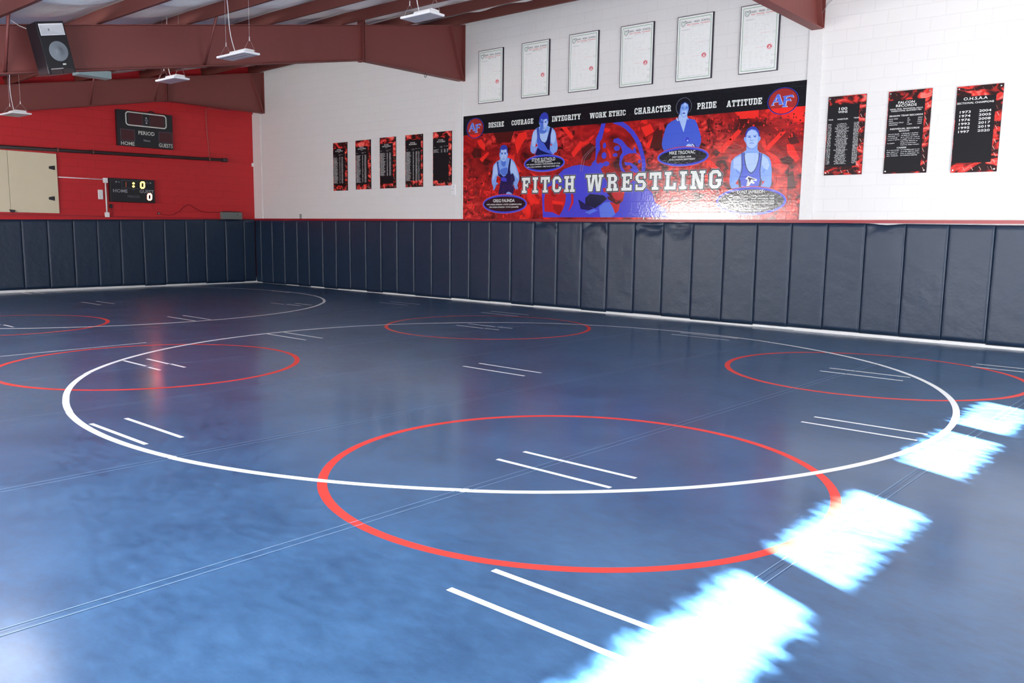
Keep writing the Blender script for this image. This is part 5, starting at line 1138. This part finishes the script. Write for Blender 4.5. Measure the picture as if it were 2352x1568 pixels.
f.poly([(612, 420), (640, 300), (740, 235), (820, 290), (838, 400), (812, 520), (775, 610), (700, 640), (640, 590), (600, 540)], V_SKIN, D0+.0005); f.poly([(700, 290), (745, 240), (790, 290), (745, 350)], V_SKINL, D0+.0007); f.poly([(650, 480), (700, 440), (790, 450), (790, 560), (700, 620), (660, 580)], V_SKINL, D0+.0006)
f.pell(645, 365, 700, 400, V_SKIND, D0+.0008); f.pell(755, 355, 815, 395, V_SKIND, D0+.0008); f.pell(670, 505, 745, 540, V_HAIR, D0+.0008); f.stroke([(700, 400), (715, 470)], 10, V_SKIND, D0+.0008)
f.stroke([(520, 655), (530, 700), (555, 720)], 24, V_WHITE, D0+.0008); f.stroke([(810, 640), (822, 690)], 16, V_WHITE, D0+.0008); f.stroke([(700, 1030), (660, 1400)], 5, V_BLUE, D0+.0006)
f.pell(745, 1160, 850, 1290, V_BLUE, D0+.0006); f.pell(785, 1230, 830, 1275, V_SKINL, D0+.0008); f.poly([(745, 1440), (790, 1360), (850, 1335), (920, 1360), (950, 1440)], V_SKINL, D0+.0008); f.stroke([(930, 1345), (970, 1380), (985, 1430)], 22, V_WHITE, D0+.0008); f.stroke([(965, 1335), (1005, 1380), (1010, 1430)], 18, V_NAVY, D0+.0008)
f.build('portrait_print', mu)['label'] = 'printed figure in a blue zipped jacket holding a fist to the chest'
f = Flat('Y', MB0, (9.8, 1665, 280))
f.poly([(490, 540), (480, 640), (370, 710), (230, 790), (150, 880), (130, 1000), (120, 1150), (105, 1300), (110, 1400), (150, 1500), (1010, 1490), (1050, 1400), (1058, 1100), (1040, 900), (1000, 800), (900, 730), (780, 680), (735, 620), (742, 480), (760, 450), (800, 400), (808, 350), (785, 320), (770, 200), (700, 115), (620, 95), (520, 150), (465, 250), (460, 345), (440, 340), (428, 380), (440, 430), (475, 470)], V_SKIN, D0)
f.poly([(485, 250), (600, 175), (720, 220), (750, 350), (735, 480), (700, 560), (630, 600), (570, 595), (510, 540), (485, 450)], V_SKINL, D0+.0002); f.poly([(450, 760), (500, 700), (720, 700), (765, 760), (740, 900), (690, 1040), (600, 1130), (540, 1110), (480, 1000), (450, 880)], V_SKINL, D0+.0003)
f.poly([(200, 840), (360, 760), (378, 1000), (340, 1120), (270, 1060), (190, 1040)], V_SKINL, D0+.0002); f.poly([(850, 750), (960, 830), (1010, 960), (960, 1080), (880, 1040), (830, 960)], V_SKINL, D0+.0002)
f.stroke([(260, 1090), (340, 1170)], 18, V_SKIND, D0+.0004); f.stroke([(890, 1070), (850, 1140)], 16, V_SKIND, D0+.0004); f.poly([(240, 1380), (300, 1300), (310, 1430)], V_CRED, D0+.0004); f.poly([(840, 1330), (900, 1330), (835, 1430)], V_CRED, D0+.0004)
f.poly([(380, 705), (440, 690), (450, 850), (480, 1010), (530, 1110), (590, 1150), (660, 1110), (720, 990), (760, 850), (772, 690), (838, 710), (812, 900), (792, 1080), (800, 1260), (835, 1330), (805, 1475), (330, 1470), (300, 1320), (350, 1200), (385, 1080), (388, 900)], V_JACK, D0+.0006)
f.stroke([(436, 690), (448, 850), (480, 1010), (530, 1110), (590, 1152), (660, 1110), (720, 990), (760, 850), (776, 688)], 17, V_NAVY, D0+.0009)
f.stroke([(384, 705), (386, 900), (385, 1080), (350, 1200), (308, 1310)], 17, V_NAVY, D0+.0009); f.stroke([(834, 710), (812, 900), (792, 1080), (800, 1260), (832, 1330)], 17, V_NAVY, D0+.0009)
f.poly([(300, 1300), (345, 1290), (378, 1470), (322, 1470)], V_DKNAVY, D0+.0010); f.poly([(795, 1300), (835, 1330), (805, 1465), (755, 1460)], V_DKNAVY, D0+.0010)
f.poly([(460, 1285), (525, 1215), (722, 1290), (712, 1332), (620, 1318), (678, 1370), (645, 1395), (592, 1372), (515, 1475), (482, 1450), (512, 1300)], V_WHITE, D0+.0010); f.poly([(515, 1270), (535, 1240), (690, 1295), (690, 1305), (590, 1290), (560, 1380), (545, 1300)], V_NAVY, D0+.0014)
for k in range(4): f.stroke([(505, 1330+k*30), (540, 1310+k*30)], 5, V_NAVY, D0+.0014)
f.poly([(462, 340), (465, 250), (520, 150), (620, 95), (700, 115), (770, 200), (787, 320), (765, 330), (748, 250), (690, 180), (600, 165), (530, 205), (492, 280), (480, 350)], V_HAIR, D0+.0006)
for x0, x1, y0, y1 in ((520, 585, 325, 355), (645, 710, 315, 345)): f.pell(x0, y0, x1, y1, V_SKIND, D0+.0006); f.pell(x0+20, y0+5, x1-20, y1-4, V_HAIR, D0+.0009)
f.stroke([(505, 315), (585, 312)], 12, V_SKIND, D0+.0008); f.stroke([(640, 305), (722, 300)], 12, V_SKIND, D0+.0008); f.stroke([(580, 425), (640, 420)], 10, V_SKIND, D0+.0008); f.stroke([(588, 340), (578, 420)], 7, V_SKIND, D0+.0008); f.stroke([(560, 480), (600, 472), (648, 478)], 16, V_SKIND, D0+.0008)
f.stroke([(495, 540), (530, 585), (570, 605), (640, 603), (700, 560), (722, 525)], 12, V_SKIND, D0+.0008)
f.build('portrait_print', mu)['label'] = 'printed head-and-shoulders figure in a blue singlet with a bird emblem'
